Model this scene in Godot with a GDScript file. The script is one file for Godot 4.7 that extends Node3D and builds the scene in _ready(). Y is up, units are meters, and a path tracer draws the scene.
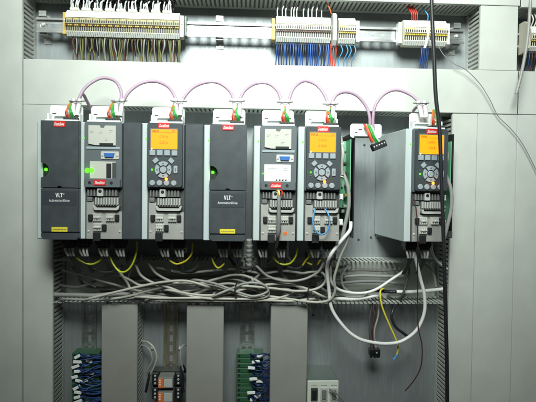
extends Node3D
# An open switch cabinet: mounting plate, slotted cable ducts, rails with terminals and seven drives. Shapes are written in millimetres.

const S := 0.001
var M := {}
var used := {}
var rng := RandomNumberGenerator.new()
var sans: SystemFont
var sans_bold: SystemFont
var serif_bold: SystemFont
var shared := {}

# ---------------------------------------------------------------- shapes
func mb() -> SurfaceTool:
	var st := SurfaceTool.new()
	st.begin(Mesh.PRIMITIVE_TRIANGLES)
	return st

func v3(x: float, y: float, z: float) -> Vector3:
	return Vector3(x, y, z)

func tri(st: SurfaceTool, a: Vector3, b: Vector3, c: Vector3, na: Vector3, nb: Vector3, nc: Vector3) -> void:
	var turned: bool = (b - a).cross(c - a).dot(na + nb + nc) > 0.0
	st.set_normal(na); st.add_vertex(a * S)
	if turned:
		st.set_normal(nc); st.add_vertex(c * S)
		st.set_normal(nb); st.add_vertex(b * S)
	else:
		st.set_normal(nb); st.add_vertex(b * S)
		st.set_normal(nc); st.add_vertex(c * S)

func flat(st: SurfaceTool, pts: Array, out: Vector3) -> void:
	var n: Vector3 = (pts[1] - pts[0]).cross(pts[2] - pts[0]).normalized()
	if n.dot(out) < 0.0:
		n = -n
	for i in range(1, pts.size() - 1):
		tri(st, pts[0], pts[i], pts[i + 1], n, n, n)

func bx(st: SurfaceTool, x0: float, y0: float, z0: float, x1: float, y1: float, z1: float, ch := 0.0) -> void:
	var lo := v3(x0, y0, z0)
	var hi := v3(x1, y1, z1)
	var mid := (lo + hi) / 2.0
	var h := (hi - lo) / 2.0
	ch = minf(ch, minf(h.x, minf(h.y, h.z)) * 0.95)
	for ax in 3:
		var b := (ax + 1) % 3
		var c := (ax + 2) % 3
		for s in [-1.0, 1.0]:
			var q := []
			for k in [[-1.0, -1.0], [1.0, -1.0], [1.0, 1.0], [-1.0, 1.0]]:
				var p := Vector3.ZERO
				p[ax] = s * h[ax]
				p[b] = k[0] * (h[b] - ch)
				p[c] = k[1] * (h[c] - ch)
				q.append(mid + p)
			var n := Vector3.ZERO
			n[ax] = s
			flat(st, q, n)
		if ch > 0.0:
			for s in [-1.0, 1.0]:
				for t in [-1.0, 1.0]:
					var q := []
					for k in [-1.0, 1.0]:
						var p := Vector3.ZERO
						p[ax] = k * (h[ax] - ch)
						p[b] = s * h[b]
						p[c] = t * (h[c] - ch)
						var r := p
						r[b] = s * (h[b] - ch)
						r[c] = t * h[c]
						if k < 0.0:
							q.append(mid + p); q.append(mid + r)
						else:
							q.append(mid + r); q.append(mid + p)
					var n := Vector3.ZERO
					n[b] = s
					n[c] = t
					flat(st, q, n)
	if ch > 0.0:
		for s in [-1.0, 1.0]:
			for t in [-1.0, 1.0]:
				for u in [-1.0, 1.0]:
					flat(st, [mid + v3(s * h.x, t * (h.y - ch), u * (h.z - ch)), mid + v3(s * (h.x - ch), t * h.y, u * (h.z - ch)), mid + v3(s * (h.x - ch), t * (h.y - ch), u * h.z)], v3(s, t, u))

func prism(st: SurfaceTool, poly: PackedVector2Array, z0: float, z1: float, ch := 0.0) -> void:
	var mid := Vector2.ZERO
	for p in poly:
		mid += p / poly.size()
	var top := PackedVector2Array()
	for p in poly:
		top.append(p - (p - mid).normalized() * ch)
	var ids := Geometry2D.triangulate_polygon(top)
	for i in range(0, ids.size(), 3):
		var q := []
		for k in 3:
			q.append(v3(top[ids[i + k]].x, top[ids[i + k]].y, z1))
		flat(st, q, v3(0, 0, 1))
		q = []
		for k in 3:
			q.append(v3(poly[ids[i + k]].x, poly[ids[i + k]].y, z0))
		flat(st, q, v3(0, 0, -1))
	var turn := 1.0 if Geometry2D.is_polygon_clockwise(poly) else -1.0
	for i in poly.size():
		var a := poly[i]
		var b := poly[(i + 1) % poly.size()]
		var n := Vector2(-(b - a).y, (b - a).x) * turn
		flat(st, [v3(a.x, a.y, z0), v3(b.x, b.y, z0), v3(b.x, b.y, z1 - ch), v3(a.x, a.y, z1 - ch)], v3(n.x, n.y, 0))
		if ch > 0.0:
			var ta := top[i]
			var tb := top[(i + 1) % poly.size()]
			flat(st, [v3(a.x, a.y, z1 - ch), v3(b.x, b.y, z1 - ch), v3(tb.x, tb.y, z1), v3(ta.x, ta.y, z1)], v3(n.x, n.y, n.length()))

func rr(x0: float, y0: float, x1: float, y1: float, r: float, n := 4) -> PackedVector2Array:
	var out := PackedVector2Array()
	for k in [[x1 - r, y1 - r, 0.0], [x0 + r, y1 - r, 90.0], [x0 + r, y0 + r, 180.0], [x1 - r, y0 + r, 270.0]]:
		for i in n + 1:
			var a := deg_to_rad(k[2] + 90.0 * i / n)
			out.append(Vector2(k[0] + r * cos(a), k[1] + r * sin(a)))
	return out

func rbox(st: SurfaceTool, x0: float, y0: float, x1: float, y1: float, r: float, z0: float, z1: float, ch := 0.0) -> void:
	prism(st, rr(x0, y0, x1, y1, r), z0, z1, ch)

func disc(st: SurfaceTool, x: float, y: float, r: float, z0: float, z1: float, ch := 0.0, n := 16) -> void:
	var out := PackedVector2Array()
	for i in n:
		out.append(Vector2(x + r * cos(TAU * i / n), y + r * sin(TAU * i / n)))
	prism(st, out, z0, z1, ch)

func ring_sector(st: SurfaceTool, x: float, y: float, r0: float, r1: float, a0: float, a1: float, z0: float, z1: float) -> void:
	var out := PackedVector2Array()
	for i in 7:
		var a := deg_to_rad(lerpf(a0, a1, i / 6.0))
		out.append(Vector2(x + r1 * cos(a), y + r1 * sin(a)))
	for i in 7:
		var a := deg_to_rad(lerpf(a1, a0, i / 6.0))
		out.append(Vector2(x + r0 * cos(a), y + r0 * sin(a)))
	prism(st, out, z0, z1, 0.5)

func spline(pts: Array, per := 7) -> PackedVector3Array:
	var out := PackedVector3Array()
	var n := pts.size()
	for i in n - 1:
		var a: Vector3 = pts[i]
		var b: Vector3 = pts[i + 1]
		var before: Vector3 = pts[i - 1] if i > 0 else a * 2.0 - b
		var after: Vector3 = pts[i + 2] if i + 2 < n else b * 2.0 - a
		for k in per:
			out.append(a.cubic_interpolate(b, before, after, float(k) / per))
	out.append(pts[n - 1])
	return out

func tube(st: SurfaceTool, path: PackedVector3Array, r: float, sides := 8, flatten := 1.0) -> void:
	var n := path.size()
	var side := Vector3.ZERO
	var rings := []
	var norms := []
	for i in n:
		var t := (path[mini(i + 1, n - 1)] - path[maxi(i - 1, 0)]).normalized()
		if i == 0:
			side = t.cross(Vector3.RIGHT if absf(t.x) < 0.8 else Vector3.UP).normalized()
		side = (side - t * side.dot(t)).normalized()
		var up := t.cross(side)
		var ring := []
		var nr := []
		for k in sides:
			var d := side * cos(TAU * k / sides) + up * sin(TAU * k / sides) * flatten
			ring.append(path[i] + d * r)
			nr.append(d.normalized())
		rings.append(ring)
		norms.append(nr)
	for i in n - 1:
		for k in sides:
			var j := (k + 1) % sides
			tri(st, rings[i][k], rings[i][j], rings[i + 1][j], norms[i][k], norms[i][j], norms[i + 1][j])
			tri(st, rings[i][k], rings[i + 1][j], rings[i + 1][k], norms[i][k], norms[i + 1][j], norms[i + 1][k])
	for e in [0, n - 1]:
		var d: Vector3 = path[0] - path[1] if e == 0 else path[n - 1] - path[n - 2]
		flat(st, rings[e], d)

func rod(st: SurfaceTool, a: Vector3, b: Vector3, r: float, sides := 10) -> void:
	tube(st, PackedVector3Array([a, b]), r, sides)

# ---------------------------------------------------------------- nodes
func numbered(called: String) -> String:
	var n: int = used.get(called, 0)
	used[called] = n + 1
	return called if n == 0 else "%s_%03d" % [called, n]

func part(called: String, st: SurfaceTool, m: Material, parent: Node3D) -> MeshInstance3D:
	var o := MeshInstance3D.new()
	o.mesh = st.commit()
	o.material_override = m
	o.name = part_name(called, parent)
	parent.add_child(o, true)
	return o

func part_name(called: String, parent: Node3D) -> String:
	if not parent.has_node(NodePath(called)):
		return called
	var n := 1
	while parent.has_node(NodePath("%s_%03d" % [called, n])):
		n += 1
	return "%s_%03d" % [called, n]

func same_part(called: String, key: String, m: Material, parent: Node3D, at: Vector3, shape: Variant) -> MeshInstance3D:
	if not shared.has(key):
		var st := mb()
		shape.call(st)
		shared[key] = st.commit()
	var o := MeshInstance3D.new()
	o.mesh = shared[key]
	o.material_override = m
	o.position = at * S
	o.name = part_name(called, parent)
	parent.add_child(o, true)
	return o

func tag(o: Node3D, label: String, category: String, group := "") -> void:
	o.set_meta("label", label)
	o.set_meta("category", category)
	if group:
		o.set_meta("group", group)

func thing(called: String, label: String, category: String, at := Vector3.ZERO, group := "") -> Node3D:
	var o := Node3D.new()
	o.name = numbered(called)
	add_child(o)
	o.position = at * S
	tag(o, label, category, group)
	return o

func solid(called: String, label: String, category: String, st: SurfaceTool, m: Material, group := "") -> MeshInstance3D:
	var o := MeshInstance3D.new()
	o.mesh = st.commit()
	o.material_override = m
	o.name = numbered(called)
	add_child(o)
	tag(o, label, category, group)
	return o

func cable(called: String, label: String, category: String, m: Material, r: float, pts: Array, group := "") -> MeshInstance3D:
	var st := mb()
	var p := []
	for k in pts:
		p.append(v3(k[0], k[1], k[2]))
	tube(st, spline(p), r, 9)
	return solid(called, label, category, st, m, group)

func lettering(called: String, words: String, width: float, height: float, at: Vector3, m: Material, parent: Node3D, font: Font, slant := 0.0) -> MeshInstance3D:
	var t := TextMesh.new()
	t.text = words
	t.font = font
	t.font_size = 32
	t.pixel_size = 0.01
	t.depth = 0.01
	t.curve_step = 1.5
	var box := t.get_aabb()
	var sx := width * S / box.size.x
	var sy := height * S / box.size.y
	var c := box.get_center()
	var b := Basis(Vector3(sx, 0, 0), Vector3(slant * sy, sy, 0), Vector3(0, 0, 0.02))
	var st := mb()
	st.append_from(t, 0, Transform3D(b, at * S - b * c))
	return part(called, st, m, parent)

# ---------------------------------------------------------------- materials
func lin(r: float, g: float, b: float) -> Color:
	return Color(r, g, b).linear_to_srgb()

func mat(called: String, c: Color, rough := 0.6, metal := 0.0) -> StandardMaterial3D:
	var m := StandardMaterial3D.new()
	m.resource_name = called
	m.albedo_color = c
	m.roughness = rough
	m.metallic = metal
	M[called] = m
	return m

func glow(called: String, c: Color, e: float, base := Color(0.1, 0.1, 0.1)) -> void:
	var m := mat(called, base, 0.4)
	m.emission_enabled = true
	m.emission = c
	m.emission_energy_multiplier = e

func noise(freq: float, lo: float, hi: float, kind := FastNoiseLite.TYPE_SIMPLEX_SMOOTH, size := 256, octaves := 4) -> NoiseTexture2D:
	var n := FastNoiseLite.new()
	n.seed = 11 + int(freq * 1000.0)
	n.noise_type = kind
	n.frequency = freq
	n.fractal_octaves = octaves
	var t := NoiseTexture2D.new()
	t.width = size
	t.height = size
	t.seamless = true
	t.noise = n
	var g := Gradient.new()
	g.set_color(0, Color(lo, lo, lo))
	g.set_color(1, Color(hi, hi, hi))
	t.color_ramp = g
	return t

func worn(m: StandardMaterial3D, colour: Texture2D, rough: Texture2D, scale: Vector3, bump: Texture2D = null, depth := 0.0) -> void:
	m.uv1_triplanar = true
	m.uv1_world_triplanar = true
	m.uv1_scale = scale
	m.albedo_texture = colour
	m.roughness_texture = rough
	if bump:
		m.heightmap_enabled = true
		m.heightmap_texture = bump
		m.heightmap_scale = depth

func make_materials() -> void:
	sans = SystemFont.new()
	sans.font_names = PackedStringArray(["Droid Sans"])
	sans_bold = SystemFont.new()
	sans_bold.font_names = PackedStringArray(["Droid Sans"])
	sans_bold.font_weight = 700
	serif_bold = SystemFont.new()
	serif_bold.font_names = PackedStringArray(["Droid Serif"])
	serif_bold.font_weight = 700
	var soft := noise(0.012, 0.95, 1.0)
	var smudge := noise(0.02, 0.82, 1.0)
	var fine := noise(0.2, 0.0, 1.0, FastNoiseLite.TYPE_VALUE, 256, 2)
	worn(mat("plate", lin(0.36, 0.385, 0.395), 0.55, 0.6), noise(0.05, 0.93, 1.0), noise(0.03, 0.8, 1.0), Vector3(14, 1.2, 14))
	worn(mat("duct", lin(0.56, 0.575, 0.53), 0.5), soft, smudge, Vector3(3.1, 2.6, 3.1), fine, 0.01)
	worn(mat("duct_wall", lin(0.50, 0.515, 0.475), 0.55), soft, smudge, Vector3(4, 4, 4))
	worn(mat("duct_old", lin(0.285, 0.28, 0.255), 0.55), soft, smudge, Vector3(3.1, 2.6, 3.1), fine, 0.01)
	worn(mat("zinc", lin(0.62, 0.63, 0.62), 0.36, 0.9), smudge, smudge, Vector3(3, 20, 20))
	worn(mat("yellow_zinc", lin(0.52, 0.49, 0.36), 0.4, 0.85), smudge, smudge, Vector3(20, 3, 20))
	worn(mat("chassis", lin(0.60, 0.66, 0.66), 0.32, 0.12), soft, smudge, Vector3(6, 2, 6))
	worn(mat("charcoal", lin(0.057, 0.065, 0.072), 0.5), noise(0.015, 0.88, 1.0), smudge, Vector3(6, 6, 6), fine, 0.004)
	mat("charcoal_light", lin(0.10, 0.115, 0.125), 0.5)
	mat("keypad", lin(0.045, 0.052, 0.058), 0.45)
	mat("panel_dark", lin(0.036, 0.042, 0.05), 0.45)
	mat("key", lin(0.30, 0.34, 0.37), 0.5)
	mat("black", lin(0.012, 0.012, 0.013), 0.5)
	mat("rubber", lin(0.016, 0.016, 0.018), 0.4)
	mat("dark_grey", lin(0.05, 0.05, 0.05), 0.55)
	mat("rib_grey", lin(0.16, 0.16, 0.155), 0.6)
	mat("tray", lin(0.45, 0.45, 0.43), 0.4)
	worn(mat("steel", lin(0.66, 0.65, 0.61), 0.42, 0.6), soft, smudge, Vector3(8, 8, 8))
	mat("bright_steel", lin(0.75, 0.74, 0.70), 0.35, 0.5)
	mat("white", lin(0.80, 0.82, 0.80), 0.45)
	mat("cream", lin(0.70, 0.67, 0.56), 0.5)
	mat("beige", lin(0.44, 0.41, 0.27), 0.55)
	mat("card", lin(0.50, 0.49, 0.44), 0.5)
	mat("print", lin(0.10, 0.10, 0.10), 0.6)
	mat("red", lin(0.62, 0.022, 0.020), 0.45)
	mat("red_wire", lin(0.60, 0.04, 0.025), 0.4)
	mat("orange", lin(0.72, 0.16, 0.03), 0.45)
	mat("brown", lin(0.10, 0.035, 0.02), 0.5)
	mat("maroon", lin(0.06, 0.018, 0.016), 0.5)
	mat("yellow", lin(0.72, 0.60, 0.04), 0.5)
	mat("yellow_green", lin(0.52, 0.55, 0.03), 0.4)
	mat("amber", lin(0.55, 0.36, 0.06), 0.5)
	mat("olive", lin(0.15, 0.155, 0.055), 0.5)
	mat("green", lin(0.03, 0.34, 0.05), 0.45)
	mat("circuit_green", lin(0.16, 0.42, 0.25), 0.4)
	mat("terminal_green", lin(0.022, 0.085, 0.036), 0.5)
	mat("blue", lin(0.02, 0.06, 0.21), 0.4)
	mat("light_blue", lin(0.07, 0.27, 0.52), 0.4)
	mat("socket_blue", lin(0.03, 0.13, 0.42), 0.45)
	mat("navy", lin(0.012, 0.03, 0.11), 0.45)
	mat("violet", lin(0.42, 0.29, 0.38), 0.45)
	worn(mat("grey_cable", lin(0.30, 0.295, 0.275), 0.5), soft, smudge, Vector3(9, 9, 9))
	mat("pale_cable", lin(0.42, 0.40, 0.35), 0.45)
	mat("white_cable", lin(0.74, 0.73, 0.71), 0.42)
	mat("mid_cable", lin(0.19, 0.19, 0.185), 0.5)
	mat("dark_cable", lin(0.055, 0.057, 0.06), 0.5)
	mat("box_white", lin(0.60, 0.62, 0.54), 0.5)
	worn(mat("box_green", lin(0.10, 0.125, 0.11), 0.35), soft, smudge, Vector3(8, 8, 8))
	glow("display", Color(1.0, 0.64, 0.06), 1.4, Color(0.5, 0.3, 0.03))
	M.display.clearcoat_enabled = true
	M.display.clearcoat = 0.6
	M.display.clearcoat_roughness = 0.1
	mat("display_ink", lin(0.12, 0.05, 0.006), 0.6)
	glow("green_light", Color(0.32, 1.0, 0.10), 2.6)
	glow("dim_green_light", Color(0.25, 1.0, 0.1), 0.8)
	glow("amber_light", Color(1.0, 0.5, 0.12), 6.0)
	glow("white_light", Color(1.0, 0.86, 0.7), 2.0)

# ---------------------------------------------------------------- cabinet
func slotted(st: SurfaceTool, along_x: bool, fixed: float, t: float, a: float, b: float, open: bool) -> void:
	var pitch := 10.5
	var wall := func(u0: float, u1: float, z0: float, z1: float) -> void:
		if along_x:
			bx(st, u0, fixed, z0, u1, fixed + t, z1)
		else:
			bx(st, fixed, u0, z0, fixed + t, u1, z1)
	wall.call(a, b, 1.0, 14.0)
	if not open:
		wall.call(a, b, 72.0, 79.0)
	var u := a + 1.0
	while u + 6.0 < b:
		wall.call(u, u + 5.8, 14.0, 80.0 if open else 72.0)
		if open:
			wall.call(u - 0.8, u + 6.6, 76.0, 80.6)
		u += pitch

func duct(label: String, along_x: bool, a: float, b: float, lo: float, hi: float, open := false, skin := "duct") -> void:
	var o := thing("cable_duct", label, "cable duct", v3((a + b) / 2 if along_x else (lo + hi) / 2, (lo + hi) / 2 if along_x else (a + b) / 2, 0), "slotted cable ducts of the cabinet")
	var c := o.position / S
	var x0 := (a if along_x else lo) - c.x
	var x1 := (b if along_x else hi) - c.x
	var y0 := (lo if along_x else a) - c.y
	var y1 := (hi if along_x else b) - c.y
	var st := mb()
	bx(st, x0 + 2, y0 + 2, 0.4, x1 - 2, y1 - 2, 2.4)
	part("duct_base", st, M.duct_wall, o)
	for side in 2:
		st = mb()
		if along_x:
			slotted(st, true, y0 if side == 0 else y1 - 1.6, 1.6, x0, x1, open)
		else:
			slotted(st, false, x0 if side == 0 else x1 - 1.6, 1.6, y0, y1, open)
		part("slotted_wall", st, M.duct_wall, o).set_meta("kind", "stuff")
	if not open:
		st = mb()
		bx(st, x0 - 0.8, y0 - 0.8, 79.4, x1 + 0.8, y1 + 0.8, 82.0, 0.9)
		if along_x:
			bx(st, x0, y0 - 1.2, 73.0, x1, y0 - 0.1, 79.6)
			bx(st, x0, y1 + 0.1, 73.0, x1, y1 + 1.2, 79.6)
		else:
			bx(st, x0 - 1.2, y0, 73.0, x0 - 0.1, y1, 79.6)
			bx(st, x1 + 0.1, y0, 73.0, x1 + 1.2, y1, 79.6)
		part("cover", st, M[skin], o)

func rail(label: String, at: Vector3, length: float, upright: bool, stand: float, m: Material, group: String) -> Node3D:
	var o := thing("mounting_rail", label, "mounting rail", at, group)
	if upright:
		o.rotation.z = PI / 2
	var st := mb()
	var h := length / 2
	for s in [-1.0, 1.0]:
		bx(st, -h, s * 15.0 - 2.6, stand + 6.5, h, s * 15.0 + 2.6, stand + 7.5, 0.3)
		bx(st, -h, s * 12.4 - 0.5, stand, h, s * 12.4 + 0.5, stand + 6.6)
		bx(st, -h, s * 8.0 - 4.3, stand, h, s * 8.0 + 4.3, stand + 1.0)
	var u := -h
	while u < h - 6.0:
		bx(st, u, -3.8, stand, u + 8.0, 3.8, stand + 1.0)
		u += 25.0
	part("profile", st, m, o)
	return o

func screw(parent: Node3D, x: float, y: float, z: float, r := 4.0, m: Material = null) -> void:
	var o := same_part("screw", "screw%s" % r, m if m else M.bright_steel, parent, v3(x, y, z), func(st):
		disc(st, 0, 0, r, -1, 1.6, 0.6)
		bx(st, -r * 0.7, -0.5, 1.55, r * 0.7, 0.5, 1.85))
	o.rotation.z = rng.randf() * 3.0

func make_cabinet() -> void:
	var plate := MeshInstance3D.new()
	var st := mb()
	bx(st, -760, -640, -3, 900, 580, 0)
	plate.mesh = st.commit()
	plate.material_override = M.plate
	plate.name = "back_wall"
	add_child(plate)
	plate.set_meta("kind", "structure")
	plate.set_meta("label", "bare zinc mounting plate behind all the equipment")
	for p in [[322, 112], [292, -128], [303, 111], [560, 300], [-62, 128], [2, 122], [-238, 128], [324, -122], [180, -320]]:
		screw(plate, p[0], p[1], 0.0, 3.0, M.dark_grey)
	for p in [[-258, 146], [-132, 147], [-55, 147], [222, 151], [310, 150]]:
		st = mb()
		bx(st, p[0] - 15, p[1] - 4, 0.1, p[0] + 15, p[1] + 4, 0.5)
		part("yellow_sticker", st, M.amber, plate)
	duct("full-height grey duct along the far left edge, left of a narrow dark slit", false, -560, 480, -650, -506)
	duct("closed duct at the very top, its slotted underside above the three terminal strips", true, -502, 650, 440, 520)
	duct("end of a closed duct at the top right corner above the loose cable", true, 654, 800, 437, 520)
	duct("short upright duct between the terminal strip with red wires and the right-hand opening", false, 287, 437, 557, 646)
	duct("wide bright closed duct crossing above all the drives, behind the violet loops", true, -502, 650, 184, 285)
	duct("bright closed duct end under the right-hand opening, beside a thin joint", true, 654, 800, 184, 285)
	duct("upright grey duct to the left of the leftmost drive", false, -560, 182, -502, -437)
	duct("narrow upright duct just right of the black hanging cable", false, -560, 181, 495, 553)
	duct("middle upright duct of the three on the right, crossed by the thin grey lead", false, -560, 181, 556, 650)
	duct("upright duct along the right edge of the cabinet", false, -560, 181, 653, 800)
	duct("open slotted duct full of grey cables below the drives", true, -435, 492, -272, -172, true)
	duct("lower upright duct between the blue terminals and the relays", false, -560, -276, -324, -244, false, "duct_old")
	duct("lower upright duct between the relays and the green terminals", false, -560, -276, -128, -44, false, "duct_old")
	duct("lower upright duct between the green terminals and the pale box", false, -560, -276, 69, 154, false, "duct_old")
	var g := "upright mounting rails below the open duct"
	rail("upright zinc rail above the blue and white terminals", v3(-376, -410, 0.2), 268, true, 0, M.zinc, g)
	rail("upright yellowish rail above the two relays", v3(-176, -410, 0.2), 268, true, 0, M.yellow_zinc, g)
	rail("upright zinc rail above the green terminals", v3(13, -410, 0.2), 268, true, 0, M.zinc, g)
	rail("long horizontal rail carrying the three terminal strips at the top", v3(22, 377, 0), 1030, false, 30, M.zinc, "horizontal mounting rails at the top")
	rail("short horizontal rail in the opening at the top right", v3(728, 372, 0), 150, false, 30, M.zinc, "horizontal mounting rails at the top")
	for k in [[-478, "rail bracket at the left end of the long top rail"], [-62, "rail bracket between the long left strip and the middle strip"], [520, "rail bracket at the right end of the long top rail"]]:
		var o := thing("rail_bracket", k[1], "bracket", v3(k[0], 377, 0), "brackets holding the long top rail")
		st = mb()
		bx(st, -9, -36, 0.2, 9, -20, 2.2, 0.5)
		bx(st, -9, 22, 0.2, 9, 36, 2.2, 0.5)
		bx(st, -9, -22, 0.2, 9, -19.8, 30, 0.5)
		bx(st, -9, 20, 0.2, 9, 22.2, 34, 0.5)
		bx(st, -9, -21.8, 27.6, 9, 22, 29.8, 0.5)
		bx(st, -9, 20, 34, 9, 34, 36, 0.5)
		part("angle", st, M.zinc, o)
		screw(o, 0, -29, 2.6, 4.0)
		screw(o, 0, 3, 31.5, 4.0)
		screw(o, 0, 29, 2.6, 4.0)

# ---------------------------------------------------------------- terminal strips
func terminal_body(st: SurfaceTool) -> void:
	var p := PackedVector2Array([Vector2(37.5, -30), Vector2(58, -30), Vector2(66, -22), Vector2(66, -8), Vector2(74, -5), Vector2(74, 6), Vector2(66, 9), Vector2(66, 18), Vector2(56, 27), Vector2(37.5, 27)])
	side_prism(st, p, -2.35, 2.35)

func side_prism(st: SurfaceTool, zy: PackedVector2Array, x0: float, x1: float) -> void:
	var ids := Geometry2D.triangulate_polygon(zy)
	for x in [x0, x1]:
		for i in range(0, ids.size(), 3):
			flat(st, [v3(x, zy[ids[i]].y, zy[ids[i]].x), v3(x, zy[ids[i + 1]].y, zy[ids[i + 1]].x), v3(x, zy[ids[i + 2]].y, zy[ids[i + 2]].x)], v3(x - (x0 + x1) / 2, 0, 0))
	var turn := 1.0 if Geometry2D.is_polygon_clockwise(zy) else -1.0
	for i in zy.size():
		var a := zy[i]
		var b := zy[(i + 1) % zy.size()]
		var n := Vector2(-(b - a).y, (b - a).x) * turn
		flat(st, [v3(x0, a.y, a.x), v3(x1, a.y, a.x), v3(x1, b.y, b.x), v3(x0, b.y, b.x)], v3(0, n.y, n.x))

func terminal(parent: Node3D, x: float, colour: String, inset: String) -> void:
	var t := same_part("terminal", "terminal_body", M[colour], parent, v3(x, 0, 0), terminal_body)
	same_part("screw_hole", "terminal_hole", M.black, t, Vector3.ZERO, func(st):
		bx(st, -1.6, -20, 62, 1.6, -11, 66.4)
		bx(st, -1.5, -3.6, 70, 1.5, 2, 74.4))
	same_part("bridge", "terminal_bridge", M[inset], t, Vector3.ZERO, func(st):
		bx(st, -1.9, -9.5, 63, 1.9, -6.5, 70.5)
		bx(st, -1.0, 2.6, 70, 1.0, 5.6, 74.5))
	same_part("marker", "terminal_marker", M.white, t, Vector3.ZERO, func(st):
		side_prism(st, PackedVector2Array([Vector2(65, 10.5), Vector2(68.6, 10.5), Vector2(68.2, 18.2), Vector2(57.5, 29.2), Vector2(44, 29.2), Vector2(44, 27.2), Vector2(55, 27.2), Vector2(65, 17.5)]), -2.3, 2.3))
	same_part("low_marker", "terminal_low_marker", M.white, t, Vector3.ZERO, func(st):
		side_prism(st, PackedVector2Array([Vector2(58.4, -30.8), Vector2(67, -22.2), Vector2(66.2, -21.4), Vector2(57.6, -29.6)]), -1.9, 1.9))

func end_stop(parent: Node3D, x: float, tall: bool, colour := "cream") -> void:
	var st := mb()
	var up := 40.0 if tall else 24.0
	var low := -36.0 if tall else -26.0
	side_prism(st, PackedVector2Array([Vector2(37.5, low), Vector2(60, low), Vector2(72 if tall else 58, low + 9), Vector2(72 if tall else 58, up - 9), Vector2(58, up), Vector2(37.5, up)]), x - 4, x + 4)
	var e := part("end_stop", st, M[colour], parent)
	screw(e, x, 6, 72 if tall else 58, 2.6)

func wire(label: String, group: String, m: Material, r: float, pts: Array, sleeve := false, sleeve_material: Material = null) -> void:
	var o := thing("wire", label, "wire", v3(pts[0][0], pts[0][1], pts[0][2]), group)
	var p := []
	for k in pts:
		p.append(v3(k[0], k[1], k[2]) - o.position / S)
	var path := spline(p, 5)
	var st := mb()
	tube(st, path, r, 6)
	part("conductor", st, m, o)
	if sleeve:
		st = mb()
		tube(st, path.slice(0, path.size() / 2 + rng.randi_range(-2, 1)), r * 1.5, 6)
		part("sleeve", st, sleeve_material if sleeve_material else M.white, o)

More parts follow.
